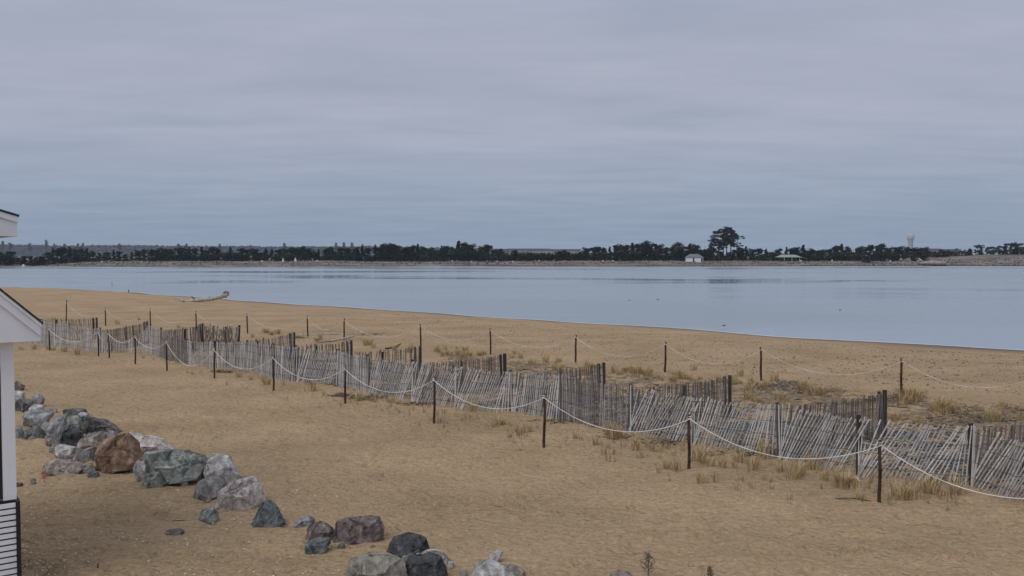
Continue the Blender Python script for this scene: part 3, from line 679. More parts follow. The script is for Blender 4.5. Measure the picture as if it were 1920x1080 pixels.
b = MB(); b.tube([(0,0,-.2),(.0,0,h_*.5),(.0,0,h_)], [.11,.10,.07], 8); b.build('post', mat_noise('pale_post', [(.30,.33,.38),(.45,.48,.52)], 4), rt)
b = MB(); b.tube([(-.7,0,-.1),(-.1,0,.35)], [.08,.05], 6); b.tube([(.9,.1,-.1),(.15,0,.3)], [.09,.05], 6); b.build('brace', M_DRIFTD, rt)
tag(rt, 'pale upright marker post on the crest of the beach at left', 'post')
upright(199.5, 540.5, 544.5, .09, M_DRIFTD, 'driftwood_stub', 'small dark stub left of the pale marker post', 'stub')
upright(241, 543, 548, .07, M_DRIFTD, 'driftwood_stub', 'small dark stub on the beach crest right of the pale marker post', 'stub', .1)
# red plastic marker
p = G(83, 905); rt = empty('red_marker', p); h_ = .22; b = MB()
b.tube([(0,0,-.05),(0,0,.12)], .006, 6); b.build('stem', M_DRIFTD, rt)
b = MB()
for i in range(5):
    for j in range(5): b.box(-.045+.02*i, -.004, .08+.03*j, -.033+.02*i, .004, .10+.03*j)
for j in range(5): b.box(-.045, .005, .085+.03*j, .047, .008, .095+.03*j)
b.build('mesh_tag', mat_noise('red_plastic', [(.45,.10,.08),(.62,.18,.14)], 8), rt)
tag(rt, 'little red mesh marker in the sand left of the rocks', 'marker')

# ================================================================== grass
def tuft_mesh(seed, n, h, spread, lean_=.35, wid=.006):
    rnd = random.Random(seed); b = MB()
    for i in range(n):
        a = rnd.random()*6.283; r = spread*math.sqrt(rnd.random()); x0, y0 = r*math.cos(a), r*math.sin(a)
        hh = h*rnd.uniform(.45, 1.05); le = rnd.uniform(.1, 1)*lean_*hh; a2 = a+rnd.gauss(0, .8); w = wid*rnd.uniform(.7, 1.5)
        px, py = -math.sin(a2)*w, math.cos(a2)*w
        if abs(px) < w*.5: px = w*.7
        vs = []
        for t in (0, .5, .85, 1):
            k = (1-t**2*.85); cx = x0+le*t*t*math.cos(a2); cy = y0+le*t*t*math.sin(a2); z = hh*t*(1-.15*t*lean_)-.02*(t == 0)
            vs += [(cx-px*k, cy-py*k, z), (cx+px*k, cy+py*k, z)]
        b.add(vs, [(0,1,3,2),(2,3,5,4),(4,5,7,6)])
    return b.mesh('grass_tuft')
TUFT = [tuft_mesh(i, 52, .36, .10, .75, .005) for i in range(4)]+[tuft_mesh(10+i, 13, .27, .07, .5, .004) for i in range(4)]+[tuft_mesh(20+i, 130, .42, .19, .8, .006) for i in range(3)]
for i, m_ in enumerate(TUFT): m_.materials.append(M_GRASS if i < 4 or i > 7 else M_GRASS2)
def tuft(u, v, kind, sc, lab, grp):
    p = G(u, v); i = {'t': random.randrange(4), 's': 4+random.randrange(4), 'b': 8+random.randrange(3)}[kind]
    o = bpy.data.objects.new('beach_grass_tuft', TUFT[i]); COL.objects.link(o); o.location = p; o.rotation_euler = (0, 0, U(0, 6.28)); s_ = sc*U(.7, 1.25); o.scale = (s_, s_, s_*U(.9, 1.1))
    return tag(o, lab, 'grass tuft', grp)
LF = 'thin tuft of dry tan beach grass in bare sand in front of the long fence'; LB = 'full tuft of golden beach grass in the litter behind the fences'
GF = 'tufts of dry grass in front of the fence'; GB = 'golden grass tufts behind the fences'
front_t = [(886,772,'t',1.2),(830,792,'s',1),(822,795,'s',1),(838,796,'s',.9),(867,790,'t',.6),(875,787,'s',1),(925,800,'s',1.1),(935,797,'t',.8),(943,796,'t',.7),(955,822,'s',.9),(960,800,'s',1),(975,815,'t',.8),(990,812,'s',1.1),(995,810,'t',.8),(955,824,'s',.9),(1080,822,'t',.8),(1088,826,'s',1),(1117,833,'t',.9),(1150,822,'t',1.3),(1192,842,'t',1.25),(1222,846,'t',1.1),(1133,855,'s',1.1),(1200,858,'s',1),(1250,880,'t',1),(1268,882,'t',1.1),(1256,905,'s',1.1),(1310,868,'t',1.2),(1316,905,'t',1.1),(1330,876,'t',1.2),(1355,876,'t',1.1),(1387,866,'t',1.2),(1411,880,'t',1.2),(1380,878,'s',1),(1433,860,'t',1.2),(1443,905,'s',1.1),(1463,885,'t',1.2),(1490,900,'t',1.1),(1525,880,'t',1.3),(1545,900,'t',1.1),(1500,890,'t',1),(1582,912,'b',.85),(1598,916,'t',1),(1614,938,'t',1.15),(1672,948,'s',1.3),(1705,934,'b',.85),(1690,936,'t',.9),(1742,922,'t',1.1),(1794,926,'t',1),(1680,930,'s',1),(1765,935,'s',.9),(1775,958,'s',.7),(1520,928,'s',1),(1480,938,'s',.9),(1430,925,'s',.7),(1345,905,'s',1),(1336,893,'s',1.2),(545,766,'s',.6),(534,752,'s',1),(500,722,'b',.6),(495,716,'t',.9),(470,712,'t',.9),(448,708,'t',1),(455,700,'s',1.2),(427,722,'s',1),(586,734,'t',1.1),(588,728,'s',1),(624,746,'s',1),(640,745,'s',1.1),(672,752,'t',1),(680,750,'t',.9),(704,754,'t',1),(733,756,'t',1.1),(640,762,'s',.8),(530,722,'s',1),(376,700,'s',1),(362,703,'s',.9),(350,700,'s',.9),(270,672,'s',1),(223,662,'s',1),(120,660,'t',1),(145,664,'t',1),(100,658,'t',1),(90,655,'t',1.1),(65,655,'t',1.1),(40,655,'t',1),(1155,868,'s',.7),(1800,1000,'s',.5)]
for i in range(70):
    u = random.uniform(1040, 1800); v = 800+(u-1020)*.15+abs(random.gauss(0, 22))+5; front_t.append((u, v, 's', U(.5, 1)))
for i in range(38):
    u = random.uniform(600, 1040); v = 735+(u-600)*.155+abs(random.gauss(0, 14))+4; front_t.append((u, v, 's', U(.5, .9)))
def between(u):
    c = [q[0] for q in fs[:-1]][::-1]
    if u > c[0]: return 'right of the nearest front rope stake'
    for i in range(len(c)-1):
        if c[i+1] < u <= c[i]: return 'between the %s and %s front rope stakes from the right' % (ordinal(i), ordinal(i+1))
    return 'near the cottage eave'
SZ = {'t': 'thin tan grass tuft', 's': 'sparse dry grass blades', 'b': 'bushy tan grass tuft'}
for u, v, k, s_ in front_t: tuft(u, v, k, s_, SZ[k]+' '+between(u), GF)
back_t = [(1505,735,'b',1.1),(1525,742,'b',1.2),(1540,740,'b',1),(1700,745,'b',1.1),(1712,752,'b',1.2),(1695,758,'b',1),(1762,772,'b',1.3),(1775,775,'b',1.2),(1768,760,'b',1),(1782,768,'t',1.2),(1880,765,'t',1.3),(1862,790,'b',.9),(1870,785,'t',1.2),(1805,778,'t',1.2),(1440,735,'b',.8),(1465,752,'b',.9),(1420,755,'b',.8),(1405,750,'b',.8),(1456,762,'b',.8),(1388,705,'t',1.3),(1410,722,'t',1.2),(1405,735,'t',1.3),(1380,720,'t',1.1),(1452,715,'t',1.2),(1270,710,'b',.9),(1262,716,'b',1),(1280,712,'b',.8),(1190,702,'b',1),(1205,700,'b',1.1),(1215,705,'b',1),(1180,698,'b',.9),(1300,695,'t',1.2),(1152,700,'t',1.3),(1160,705,'t',1.1),(1240,715,'t',1.2),(1312,712,'t',1.1),(998,684,'b',.9),(1023,680,'t',1.2),(976,672,'t',1),(1042,684,'t',1.1),(960,672,'t',1),(1100,690,'t',1.1),(870,672,'b',1),(880,668,'b',1),(900,668,'b',.9),(860,665,'b',.9),(768,660,'b',.8),(772,655,'t',1),(690,648,'b',1),(700,652,'t',1),(595,640,'b',1.1),(600,636,'t',1.2),(508,628,'b',1.1),(520,626,'b',.9),(498,624,'b',.9),(474,632,'t',1.1),(835,656,'t',1),(740,656,'b',.7),(820,660,'b',.7),(465,648,'t',1),(1570,745,'t',1),(1620,770,'t',1.1),(1640,785,'b',.8),(1680,790,'b',.8),(1720,795,'b',.7),(1900,775,'t',1),(1915,790,'t',1),(1590,760,'t',.9),(335,615,'t',1.2),(220,608,'t',1.3),(260,600,'t',1)]
for i in range(60):
    u = random.uniform(820, 1440); v = 661+(u-820)*.105+random.gauss(0, 7); back_t.append((u, v, random.choice('ttb'), U(.5, .9)))
def between2(u):
    c = [q[0] for q in bs[:-1]][::-1]
    if u > c[0]: return 'right of the rightmost rear rope stake'
    for i in range(len(c)-1):
        if c[i+1] < u <= c[i]: return 'between the %s and %s rear rope stakes from the right' % (ordinal(i), ordinal(i+1))
    return 'near the farthest rear stake'
SZ2 = {'t': 'upright golden grass tuft', 'b': 'broad golden grass clump'}
for u, v, k, s_ in back_t: tuft(u, v, k, s_*.95, SZ2[k]+' '+between2(u), GB)
tuft(1150, 821, 'b', 1.0, 'orange golden grass tuft at the foot of the fence beside the wide post, front', GF)

# uncountable litter ------------------------------------------------------
def scatter(name, n, sampler, maker, mat, label, cat):
    b = MB()
    for i in range(n):
        q = sampler()
        if q is None: continue
        maker(b, q)
    o = b.build(name, mat); return tag(o, label, cat, kind='stuff')
def chip(lo, hi):
    def f(b, p):
        r = random.uniform(lo, hi); k = 5; a0 = U(0, 6); h = r*U(.3, .7)
        vs = [p+Vector((r*U(.7, 1.2)*math.cos(a0+i*6.283/k), r*U(.6, 1.1)*math.sin(a0+i*6.283/k), -.003)) for i in range(k)]+[p+Vector((U(-.3, .3)*r, U(-.3, .3)*r, h))]
        b.add(vs, [(i, (i+1) % k, k) for i in range(k)])
    return f
def twig(lo, hi, w=.008, up=.25):
    def f(b, p):
        l = U(lo, hi); a = U(0, 6.283); e = U(0, up)
        d = Vector((math.cos(a), math.sin(a), e))*l; s_ = Vector((-math.sin(a), math.cos(a), 0))*w*U(.6, 1.6); z = Vector((0, 0, w*1.3))
        p = p+Vector((0, 0, U(0, .02)))
        vs = [p-s_, p+s_, p+z, p+d-s_*.4, p+d+s_*.4, p+d+z*.5]
        b.add(vs, [(0,1,4,3),(1,2,5,4),(2,0,3,5)])
    return f
def smp(fn):
    def f():
        u, v = fn(); return G_fast(u, v)
    return f
def G_fast(u, v):
    p = flat(u, v, 0.0); z = gz(p.x, p.y); p = flat(u, v, z); p.z = gz(p.x, p.y); return p
def low_left():
    v = 860+220*R()**.8; u = 40+660*R()**1.4; return u, v
scatter('shell_chips', 640, smp(low_left), chip(.008, .022), M_SHELL, 'scattered white shell chips and pebbles on the sand', 'shell chips')
scatter('shell_chips', 260, smp(lambda: (U(60, 1900), 700+380*R())), chip(.005, .014), M_SHELL, 'sparse pale pebbles across the open sand', 'pebbles')
scatter('pebbles', 700, smp(lambda: (U(40, 760), 900+180*R())), chip(.005, .013), M_WRACK, 'small dark pebbles and bits on the lower left sand', 'pebbles')
# beach grit between rear rope and water
def up_beach():
    u = U(600, 1950); a = np.interp(u, [600, 1080, 1430, 1920], [578, 609, 632, 664]); b_ = np.interp(u, [600, 1080, 1430, 1920], [622, 672, 705, 740]); return u, a+(b_-a)*R()**1.3
def near_line():
    v = U(640, 900); return U(60, 900+1.5*(v-640)), v
scatter('beach_grit', 3000, smp(up_beach), chip(.018, .05), M_WRACK, 'dark bits of seaweed scattered on the upper beach', 'seaweed')
scatter('beach_grit', 900, smp(up_beach), twig(.03, .09, .012, .1), M_GRAVEL, 'grey stalks scattered on the upper beach', 'pebbles')
# litter inside the fences: between front run and back run ends
fx = [77, 300, 513, 691, 959, 1180, 1463, 1824, 1990]; fv0 = [646, 668, 711, 738, 773, 813, 859, 914, 960]
bx = [77, 276, 445, 551, 658, 787, 946, 1131, 1367, 1657, 1930]; bv0 = [630, 640, 652, 664, 678, 694, 712, 735, 762, 800, 830]
def inside():
    u = U(480, 1960) if R() < .9 else U(300, 480); a = np.interp(u, bx, bv0)-6; b_ = np.interp(u, fx, fv0)-2
    if mn.noise(Vector((u*.02, a*.05, 0))) < -.35 and R() < .6: return None
    return u, a+(b_-a)*R()
def inside_s():
    q = inside(); return G_fast(*q) if q else None
scatter('fence_litter', 6500, inside_s, twig(.05, .3, .010, .35), M_GRAVEL, 'grey reed stalks and litter caught between the fence runs', 'litter')
scatter('fence_litter', 3000, inside_s, twig(.04, .22, .014, .3), M_WRACK, 'dark seaweed and twigs caught between the fence runs', 'litter')
def mat_sheet(name, poly_lo, poly_hi, thr, mat, label, cat, du=5, dv=14, u0=470, u1=1975):
    b = MB(); us = np.arange(u0, u1, du); rows = []
    for u in us:
        a = float(np.interp(u, *poly_lo)); c = float(np.interp(u, *poly_hi)); pa, pc = G_fast(u, a), G_fast(u, c)
        rows.append([pa.lerp(pc, j/dv) for j in range(dv+1)])
    for i in range(len(rows)-1):
        for j in range(dv):
            q = [rows[i][j], rows[i+1][j], rows[i+1][j+1], rows[i][j+1]]; m_ = (q[0]+q[2])/2
            edge = min(j, dv-1-j)/3.
            if mn.fractal(Vector((m_.x*1.3, m_.y*1.3, 0)), 1, 2, 4)*.9 + min(edge, 1)*.55 < thr: continue
            if (q[0]-q[1]).length > 3: continue
            b.add([Vector((w.x, w.y, gz(w.x, w.y)+.012+.014*mn.noise(w*6))) for w in q], [(3,2,1,0)])
    return tag(b.build(name, mat), label, cat, kind='stuff')
M_MAT = mat_noise('litter_bed', [(.018,.016,.016),(.07,.065,.062),(.17,.16,.155),(.5,.48,.46)], 9, .95, bump=1, bscale=22, bdist=.06, pos=[.36,.46,.55,.68])
mat_sheet('litter_bed', (bx, [q-2 for q in bv0]), (fx, [q-5 for q in fv0]), .12, M_MAT, 'dense bed of grey reed litter caught between the fence runs', 'litter')
M_MAT2 = mat_noise('dry_mat', [(.10,.07,.045),(.22,.165,.11),(.34,.27,.19)], 9, .95, bump=1, bscale=22, bdist=.05)
mat_sheet('dead_grass_mat', ([820,1247,1427,1690,1960], [657,702,727,744,770]), (bx, bv0), .38, M_MAT2, 'matted dead grass behind the back runs', 'dead grass', u0=840)
def behind():
    u = U(820, 1960); a = np.interp(u, [820, 1247, 1427, 1690, 1960], [655, 698, 722, 738, 765]); b_ = np.interp(u, bx, bv0); return (u, a+(b_-a)*R()) if b_ > a else None
def beh_s():
    q = behind(); return G_fast(*q) if q else None
scatter('fence_litter', 3600, beh_s, twig(.05, .25, .010, .3), M_GRASS2, 'matted dry stalks on the sand behind the back runs', 'dead grass')
def clumpf(cs):
    def f():
        u, v, a, b_ = random.choice(cs); return u+random.gauss(0, a), v+random.gauss(0, b_)
    return f
cl = [(1480,728,26,5),(1440,728,20,4),(1470,722,18,4),(1700,752,22,6),(1640,752,14,3),(1680,745,18,5),(1790,772,30,6),(1740,790,34,5),(1830,790,30,4),(1860,782,30,5),(1560,735,18,4),(1900,770,16,4)]
scatter('wrack_pile', 2000, smp(clumpf(cl)), twig(.05, .22, .010, .5), M_WRACK2, 'dark seaweed heaps by the rear rope stakes', 'seaweed')
scatter('wrack_pile', 700, smp(clumpf([(1480,726,26,5),(1450,728,20,4)])), chip(.03, .07), M_GRAVEL, 'grey stones and husks in the heap by the rear rope', 'litter')
cl2 = [(325,672,14,4),(420,697,12,2),(640,742,10,2),(700,745,20,3),(790,757,20,2),(1060,790,30,3),(1155,815,14,4),(1400,850,30,4),(1250,828,30,4),(690,628,16,2),(560,633,8,2)]
scatter('wrack_pile', 1500, smp(clumpf(cl2)), twig(.04, .18, .010, .3), M_WRACK, 'dark scraps along the foot of the fence', 'seaweed')
scatter('grass_stubble', 1700, smp(lambda: (lambda u: (u, float(np.interp(u, [500, 1040, 1960], [718, 800, 925]))+abs(random.gauss(0, 20))))(U(500, 1960))), twig(.02, .12, .004, 2.5), M_GRASS2, 'short dry grass stubble before the long fence', 'stubble')

# seedlings at the bottom edge
def seedling(u, vt, vb, lab, w, seed):
    p = G(u, vb); rnd = random.Random(seed); h = P(u, vt, p.y).z-p.z; b = MB(); rt = empty('dead_weed', p)
    b.tube([(0,0,-.05),(.005,0,h*.5),(0,0,h)], [.008,.006,.002], 6); b.build('stem', M_DRIFTD, rt); b = MB()
    for i in range(26):
        t = .2+.8*i/26; a = i*2.4; l = w*(1.1-t*.75)*rnd.uniform(.7, 1.1); z = h*t*.85
        e = Vector((math.cos(a)*l, math.sin(a)*l*.8, z+l*.8)); s0 = Vector((0, 0, z)); mid = s0.lerp(e, .5)-Vector((0, 0, .1*l))
        b.tube([s0, mid, e], [.004, .003, .002], 4)
        for k in range(9):
            q = s0.lerp(e, rnd.uniform(.35, 1.05))+Vector((rnd.gauss(0, .01), rnd.gauss(0, .01), rnd.gauss(0, .008))); r = rnd.uniform(.004, .009)
            b.tube([q, q+Vector((rnd.gauss(0, .01), 0, r*1.8))], [r*.6, r*.2], 4)
    b.build('seed_heads', mat_noise('dry_seed', [(.05,.035,.03),(.2,.16,.13)], 20, isl=.9), rt)
    tag(rt, lab, 'weed')
seedling(1215, 1031, 1086, 'branching dead brown weed at the bottom edge', .13, 1)
seedling(1331, 1058, 1098, 'smaller dead weed tip at the bottom edge, to the right', .07, 2)

# ================================================================== water birds
def bird(u, v, lab, k=1.0):
    p = flat(u, v, WZ); bm = bmesh.new()
    bmesh.ops.create_uvsphere(bm, u_segments=14, v_segments=8, radius=1)
    for q in bm.verts: q.co = Vector((q.co.x*.42*(1-.15*q.co.z), q.co.y*.18, q.co.z*.13+.07+.06*max(0, -q.co.x)**2))
    me = bpy.data.meshes.new('b'); bm.to_mesh(me); bm.free(); rt = empty('floating_bird', p, U(-.4, .4)); rt.scale = (k, k, k)
    link('body', me, M_BLACK, rt)
    b = MB(); b.tube([(.3,0,.12),(.38,0,.26),(.42,0,.34),(.5,0,.36),(.62,0,.34)], [.06,.045,.055,.045,.008], 8); b.build('head', M_BLACK, rt, True)
    tag(rt, lab, 'bird')
bird(1233, 562.5, 'dark bird floating on the water, farther and larger of two', .36); bird(1180, 563.5, 'small dark bird floating left of the larger one', .28)
bird(1575, 582, 'dark bird floating alone on the right half of the water', .3); bird(1357, 611, 'dark bird floating nearest to the beach', .3)

# ================================================================== far shore
def G_far(u, d):
    """ground point d metres beyond the far water line in the direction of pixel column u"""
    k = (u-960)/F; y = 430.
    for i in range(6): y = float(far_y(k*y))+d
    return Vector((k*y, y, gz(k*y, y)))
def clumps(b, centers, n, size, rnd, flatz=.7):
    for (c, r) in centers:
        for i in range(n):
            while True:
                q = Vector((rnd.uniform(-1, 1), rnd.uniform(-1, 1), rnd.uniform(-1, 1)))
                if .15 < q.length < 1: break
            p = Vector(c)+Vector((q.x*r[0], q.y*r[1], q.z*r[2]))
            s_ = size*rnd.uniform(.5, 1.2); a = rnd.uniform(0, 6.28); t = rnd.gauss(0, .6)
            x = Vector((math.cos(a), math.sin(a), rnd.gauss(0, .3))).normalized()*s_; y = x.cross(Vector((math.sin(t), .3, math.cos(t)))).normalized()*s_*flatz
            b.add([p-x-y*.4, p+x*.2-y, p+x+y*.3, p-x*.2+y], [(0,1,2,3)])
def tree_kind(name, seed, shape, mat):
    """unit-height tree, crown and trunk, built about 1 m tall scaled by placement"""
    rnd = random.Random(seed); H = 7.0; tr = MB(); cr = MB(); cs = []
    if shape == 'round':
        for i in range(22):
            z = rnd.uniform(.04, .92); w = 2.7*math.sqrt(max(.05, 1-((z-.42)/.6)**2)); a = rnd.uniform(0, 6.28); rr = w*rnd.uniform(.2, .9)
            cs.append(((rr*math.cos(a), rr*math.sin(a), z*H), (rnd.uniform(.8, 1.4), rnd.uniform(.8, 1.4), rnd.uniform(.5, .95))))
        n = 62
    elif shape == 'cone':
        for i in range(16):
            z = .03+.95*i/15; w = 2.3*(1.03-z)**.8; a = rnd.uniform(0, 6.28)
            cs.append(((w*.5*math.cos(a), w*.5*math.sin(a), z*H), (max(.25, w*.75), max(.25, w*.75), .45)))
        n = 60
    elif shape == 'open':
        for i in range(15):
            z = rnd.uniform(.2, .97); a = rnd.uniform(0, 6.28); rr = rnd.uniform(.3, 2.2)*(1.25-z*.5)
            cs.append(((rr*math.cos(a), rr*math.sin(a), z*H), (rnd.uniform(.6, 1.2), rnd.uniform(.6, 1.2), rnd.uniform(.3, .55))))
        n = 48
    else:   # low bush
        for i in range(22):
            z = rnd.uniform(.0, .72); a = rnd.uniform(0, 6.28); rr = rnd.uniform(.2, 3.1)
            cs.append(((rr*math.cos(a), rr*math.sin(a), z*H), (rnd.uniform(.8, 1.5), rnd.uniform(.8, 1.3), rnd.uniform(.6, 1.2))))
        n = 56
    tr.tube([(0,0,-.5),(.1,0,H*.4),(rnd.uniform(-.2, .2),0,H*.9)], [.22,.16,.04], 6)
    for c, r in cs[::2]: z0 = c[2]*.7; tr.tube([(0,0,z0*.8),(c[0]*.5, c[1]*.5, z0+.1), c], [.09,.06,.02], 4)
    clumps(cr, cs, int(n*1.25), .36, rnd)
    return tr.mesh('trunk'), cr.mesh('crown'), mat
KINDS = [tree_kind('a', 1, 'round', M_F1), tree_kind('b', 2, 'round', M_F2), tree_kind('c', 3, 'cone', M_F1), tree_kind('d', 4, 'round', M_F4), tree_kind('e', 5, 'open', M_F4), tree_kind('f', 6, 'bush', M_F1), tree_kind('g', 7, 'bush', M_F2), tree_kind('h', 8, 'open', M_F3), tree_kind('i', 9, 'bush', M_F3)]
for t_, c_, m_ in KINDS: t_.materials.append(M_BARK); c_.materials.append(m_)
KN = ['round_evergreen','round_evergreen','pointed_evergreen','round_evergreen','open_pine','evergreen_bush','evergreen_bush','bare_tree','bare_bush']
def plant(u, d, vtop, k, label, group=None, wscale=1.0):
    p = G_far(u, d); h = max(1.5, P(u, vtop, p.y).z-p.z); t_, c_, _ = KINDS[k]
    rt = empty(KN[k], p, U(0, 6.28)); s_ = h/7.0; rt.scale = (max(s_, .6)*wscale, max(s_, .6)*wscale, s_)
    for nme, me in (('trunk', t_), ('crown', c_)):
        o = bpy.data.objects.new(nme, me); COL.objects.link(o); o.parent = rt
    return tag(rt, label, 'bush' if 'bush' in KN[k] else 'tree', group)
TU = [-40,0,30,38,75,80,100,125,150,188,195,205,220,238,245,270,300,380,400,520,600,700,725,735,750,775,800,850,866,872,890,900,912,925,940,960,1088,1092,1110,1135,1165,1200,1215,1235,1242,1270,1290,1320,1335,1392,1398,1414,1430,1448,1480,1505,1522,1535,1560,1570,1585,1600,1640,1655,1670,1690,1700,1735,1742,1800,1825,1845,1860,1890,1915,1960]
TV = [470,470,471,481,480,478,467,464,466,472,482,468,470,477,472,466,465,464,465,464,464,463,456,456,457,459,462,460,454,455,456,464,457,464,466,470,471,462,462,464,458,455,454,456,464,457,456,458,460,460,463,464,465,466,465,461,463,468,468,458,459,463,461,457,463,459,463,461,466,466,461,462,463,457,456,459]
GB1 = 'trees of the dense belt along the far shore'
def where(u):
    for lim, w in ((200,'in the leftmost stretch'),(500,'behind the driftwood end of the beach'),(940,'left of the long white building'),(1090,'before the long white building'),(1280,'just left of the white shed'),(1325,'behind the white shed'),(1450,'right of the tall pines'),(1560,'around the pavilion'),(1700,'between pavilion and water tower'),(1740,'at the foot of the water tower'),(1840,'right of the water tower')):
        if u < lim: return w
    return 'on the dune at the right edge'
def belt_label(k, u): return BL(k)+', '+where(u)
def BL(k): return {'round_evergreen':'dark round-crowned evergreen across the water','pointed_evergreen':'dark pointed evergreen across the water','open_pine':'thin-crowned pine across the water','evergreen_bush':'low dark bush across the water','bare_tree':'brown bare tree across the water','bare_bush':'brown bush across the water'}[KN[k]]
u = -30.
while u < 1960:
    if not (1322 < u < 1396):
        v = float(np.interp(u, TU, TV))+random.gauss(0, 1.5)
        right = 1738 < u < 1835; mid = 940 < u < 1086
        k = random.choice([0,0,1,2,3,3,5] if not (right or mid) else ([7,8,8,5,7] if right else [5,6,3,4,8]))
        plant(u, 27+U(0, 12)+(22 if u > 1740 else 0)-(12 if u < 100 else 0), v, k, belt_label(k, u), GB1, U(.9, 1.25))
    u += U(8.5, 13.5)
u = -20.
while u < 1960:
    if not (1330 < u < 1392 or 1285 < u < 1312 and False):
        v = float(np.interp(u, TU, TV))+6+abs(random.gauss(0, 4)); k = random.choice([5,6,5,8,0,6] if not 1738 < u < 1835 else [8,5])
        plant(u, 22+U(0, 5)+(24 if u > 1740 else 0)-(8 if u < 100 else 0)+(14 if 1280 < u < 1325 or 1450 < u < 1515 else 0), min(v, 482), k, belt_label(k, u), GB1, U(1, 1.4))
    u += U(15, 24)

u = 944.
while u < 1088:
    k = random.choice([5,6,3,8]); plant(u, 24+U(0, 8), 471.5+random.gauss(0, 1.3), k, belt_label(k, u), GB1, U(1.0, 1.35)); u += U(6, 10)
# tall pines
def tall_pine(u, vtop, vb_d, layers, lab, seed, lean_=0, w=3.2, zlo=.4):
    rnd = random.Random(seed); p = G_far(u, vb_d); H = P(u, vtop, p.y).z-p.z; rt = empty('tall_pine', p)
    tr = MB(); cr = MB(); pts = [Vector((lean_*t*t*H, 0, H*t-.3)) for t in np.linspace(0, .97, 8)]
    tr.tube(pts, [.34*(1-.8*t)+.04 for t in np.linspace(0, 1, 8)], 8)
    for i in range(layers):
        t = zlo+(1-zlo)*i/(layers-1); z = H*t; ww = 1.3*w*math.sin(math.pi*min(1, .22+.78*(1-(t-zlo)/(1-zlo))*.85))*rnd.uniform(.6, 1.1)+.5
        for s_ in range(rnd.choice([3, 4])):
            a = rnd.uniform(0, 6.28); c = Vector((lean_*t*t*H+ww*rnd.uniform(.4, .9)*math.cos(a), ww*.8*math.sin(a), z+rnd.uniform(-.3, .3)))
            tr.tube([Vector((lean_*t*t*H, 0, z-.6)), c.lerp(Vector((lean_*t*t*H, 0, z)), .4), c], [.1, .07, .03], 4)
            clumps(cr, [(c, (rnd.uniform(.8, 1.5), rnd.uniform(.8, 1.4), rnd.uniform(.35, .6)))], 78, .33, rnd, .6)
    clumps(cr, [((lean_*H*.9, 0, H*.96), (1.2, 1.2, .7))], 90, .32, rnd)
    tr.build('trunk', M_BARK, rt, True); cr.build('crown', M_F4, rt); tag(rt, lab, 'tree', 'tall pines of the grove right of the white shed')
tall_pine(1338, 448, 34, 9, 'leftmost and lowest pine of the tall grove', 1, 0, 2.6)
tall_pine(1348, 434, 30, 11, 'left tall pine of the grove, its crown leaning left', 2, -.06, 3.0)
tall_pine(1362, 427, 32, 13, 'tallest pine of the grove', 3, .02, 3.6, .5)
tall_pine(1370, 430, 36, 12, 'pine directly right of the tallest one', 4, .0, 3.2, .5)
tall_pine(1381, 443, 31, 8, 'right pine of the grove with bare level branches', 5, .03, 3.6, .3)
tall_pine(1356, 431, 40, 11, 'pine just left of the tallest one', 6, .0, 2.8, .45)
for u, v, k in ((1326,466,3),(1334,470,0),(1343,474,5),(1352,472,0),(1360,474,5),(1368,471,0),(1377,468,3),(1385,464,2),(1392,463,0),(1348,470,3),(1372,474,6),(1390,468,5)):
    plant(u, 36+U(0, 8), v, k, 'dark understorey tree below the tall pine grove', 'trees under the tall pines', 1.0)
# umbrella shaped pines, right edge
def umbrella(u, vtop, d, w, lab, seed):
    rnd = random.Random(seed); p = G_far(u, d); H = P(u, vtop, p.y).z-p.z; rt = empty('umbrella_pine', p); tr = MB(); cr = MB()
    for s_ in (-1, 0, 1): tr.tube([(0,0,-.3),(s_*w*.15,0,H*.45),(s_*w*.55,s_*.4,H*.8)], [.25,.17,.06], 6)
    cs = [((rnd.uniform(-w, w)*.8, rnd.uniform(-w, w)*.5, H*rnd.uniform(.72, .95)), (rnd.uniform(.7, 1.3), rnd.uniform(.7, 1.2), rnd.uniform(.4, .7))) for i in range(9)]
    clumps(cr, cs, 60, .3, rnd); tr.build('trunk', M_BARK, rt); cr.build('crown', M_F3, rt); tag(rt, lab, 'tree', 'open pines on the dune at the right edge')
umbrella(1836, 459, 52, 3.2, 'open pine left of the dune crest, sky showing between trunks', 11); umbrella(1862, 462, 58, 2.6, 'smaller open pine behind the dune crest', 12)
umbrella(1893, 456, 50, 3.2, 'umbrella pine on the dune near the right edge', 13); umbrella(1908, 454, 54, 2.8, 'rightmost and tallest umbrella pine on the dune', 14)

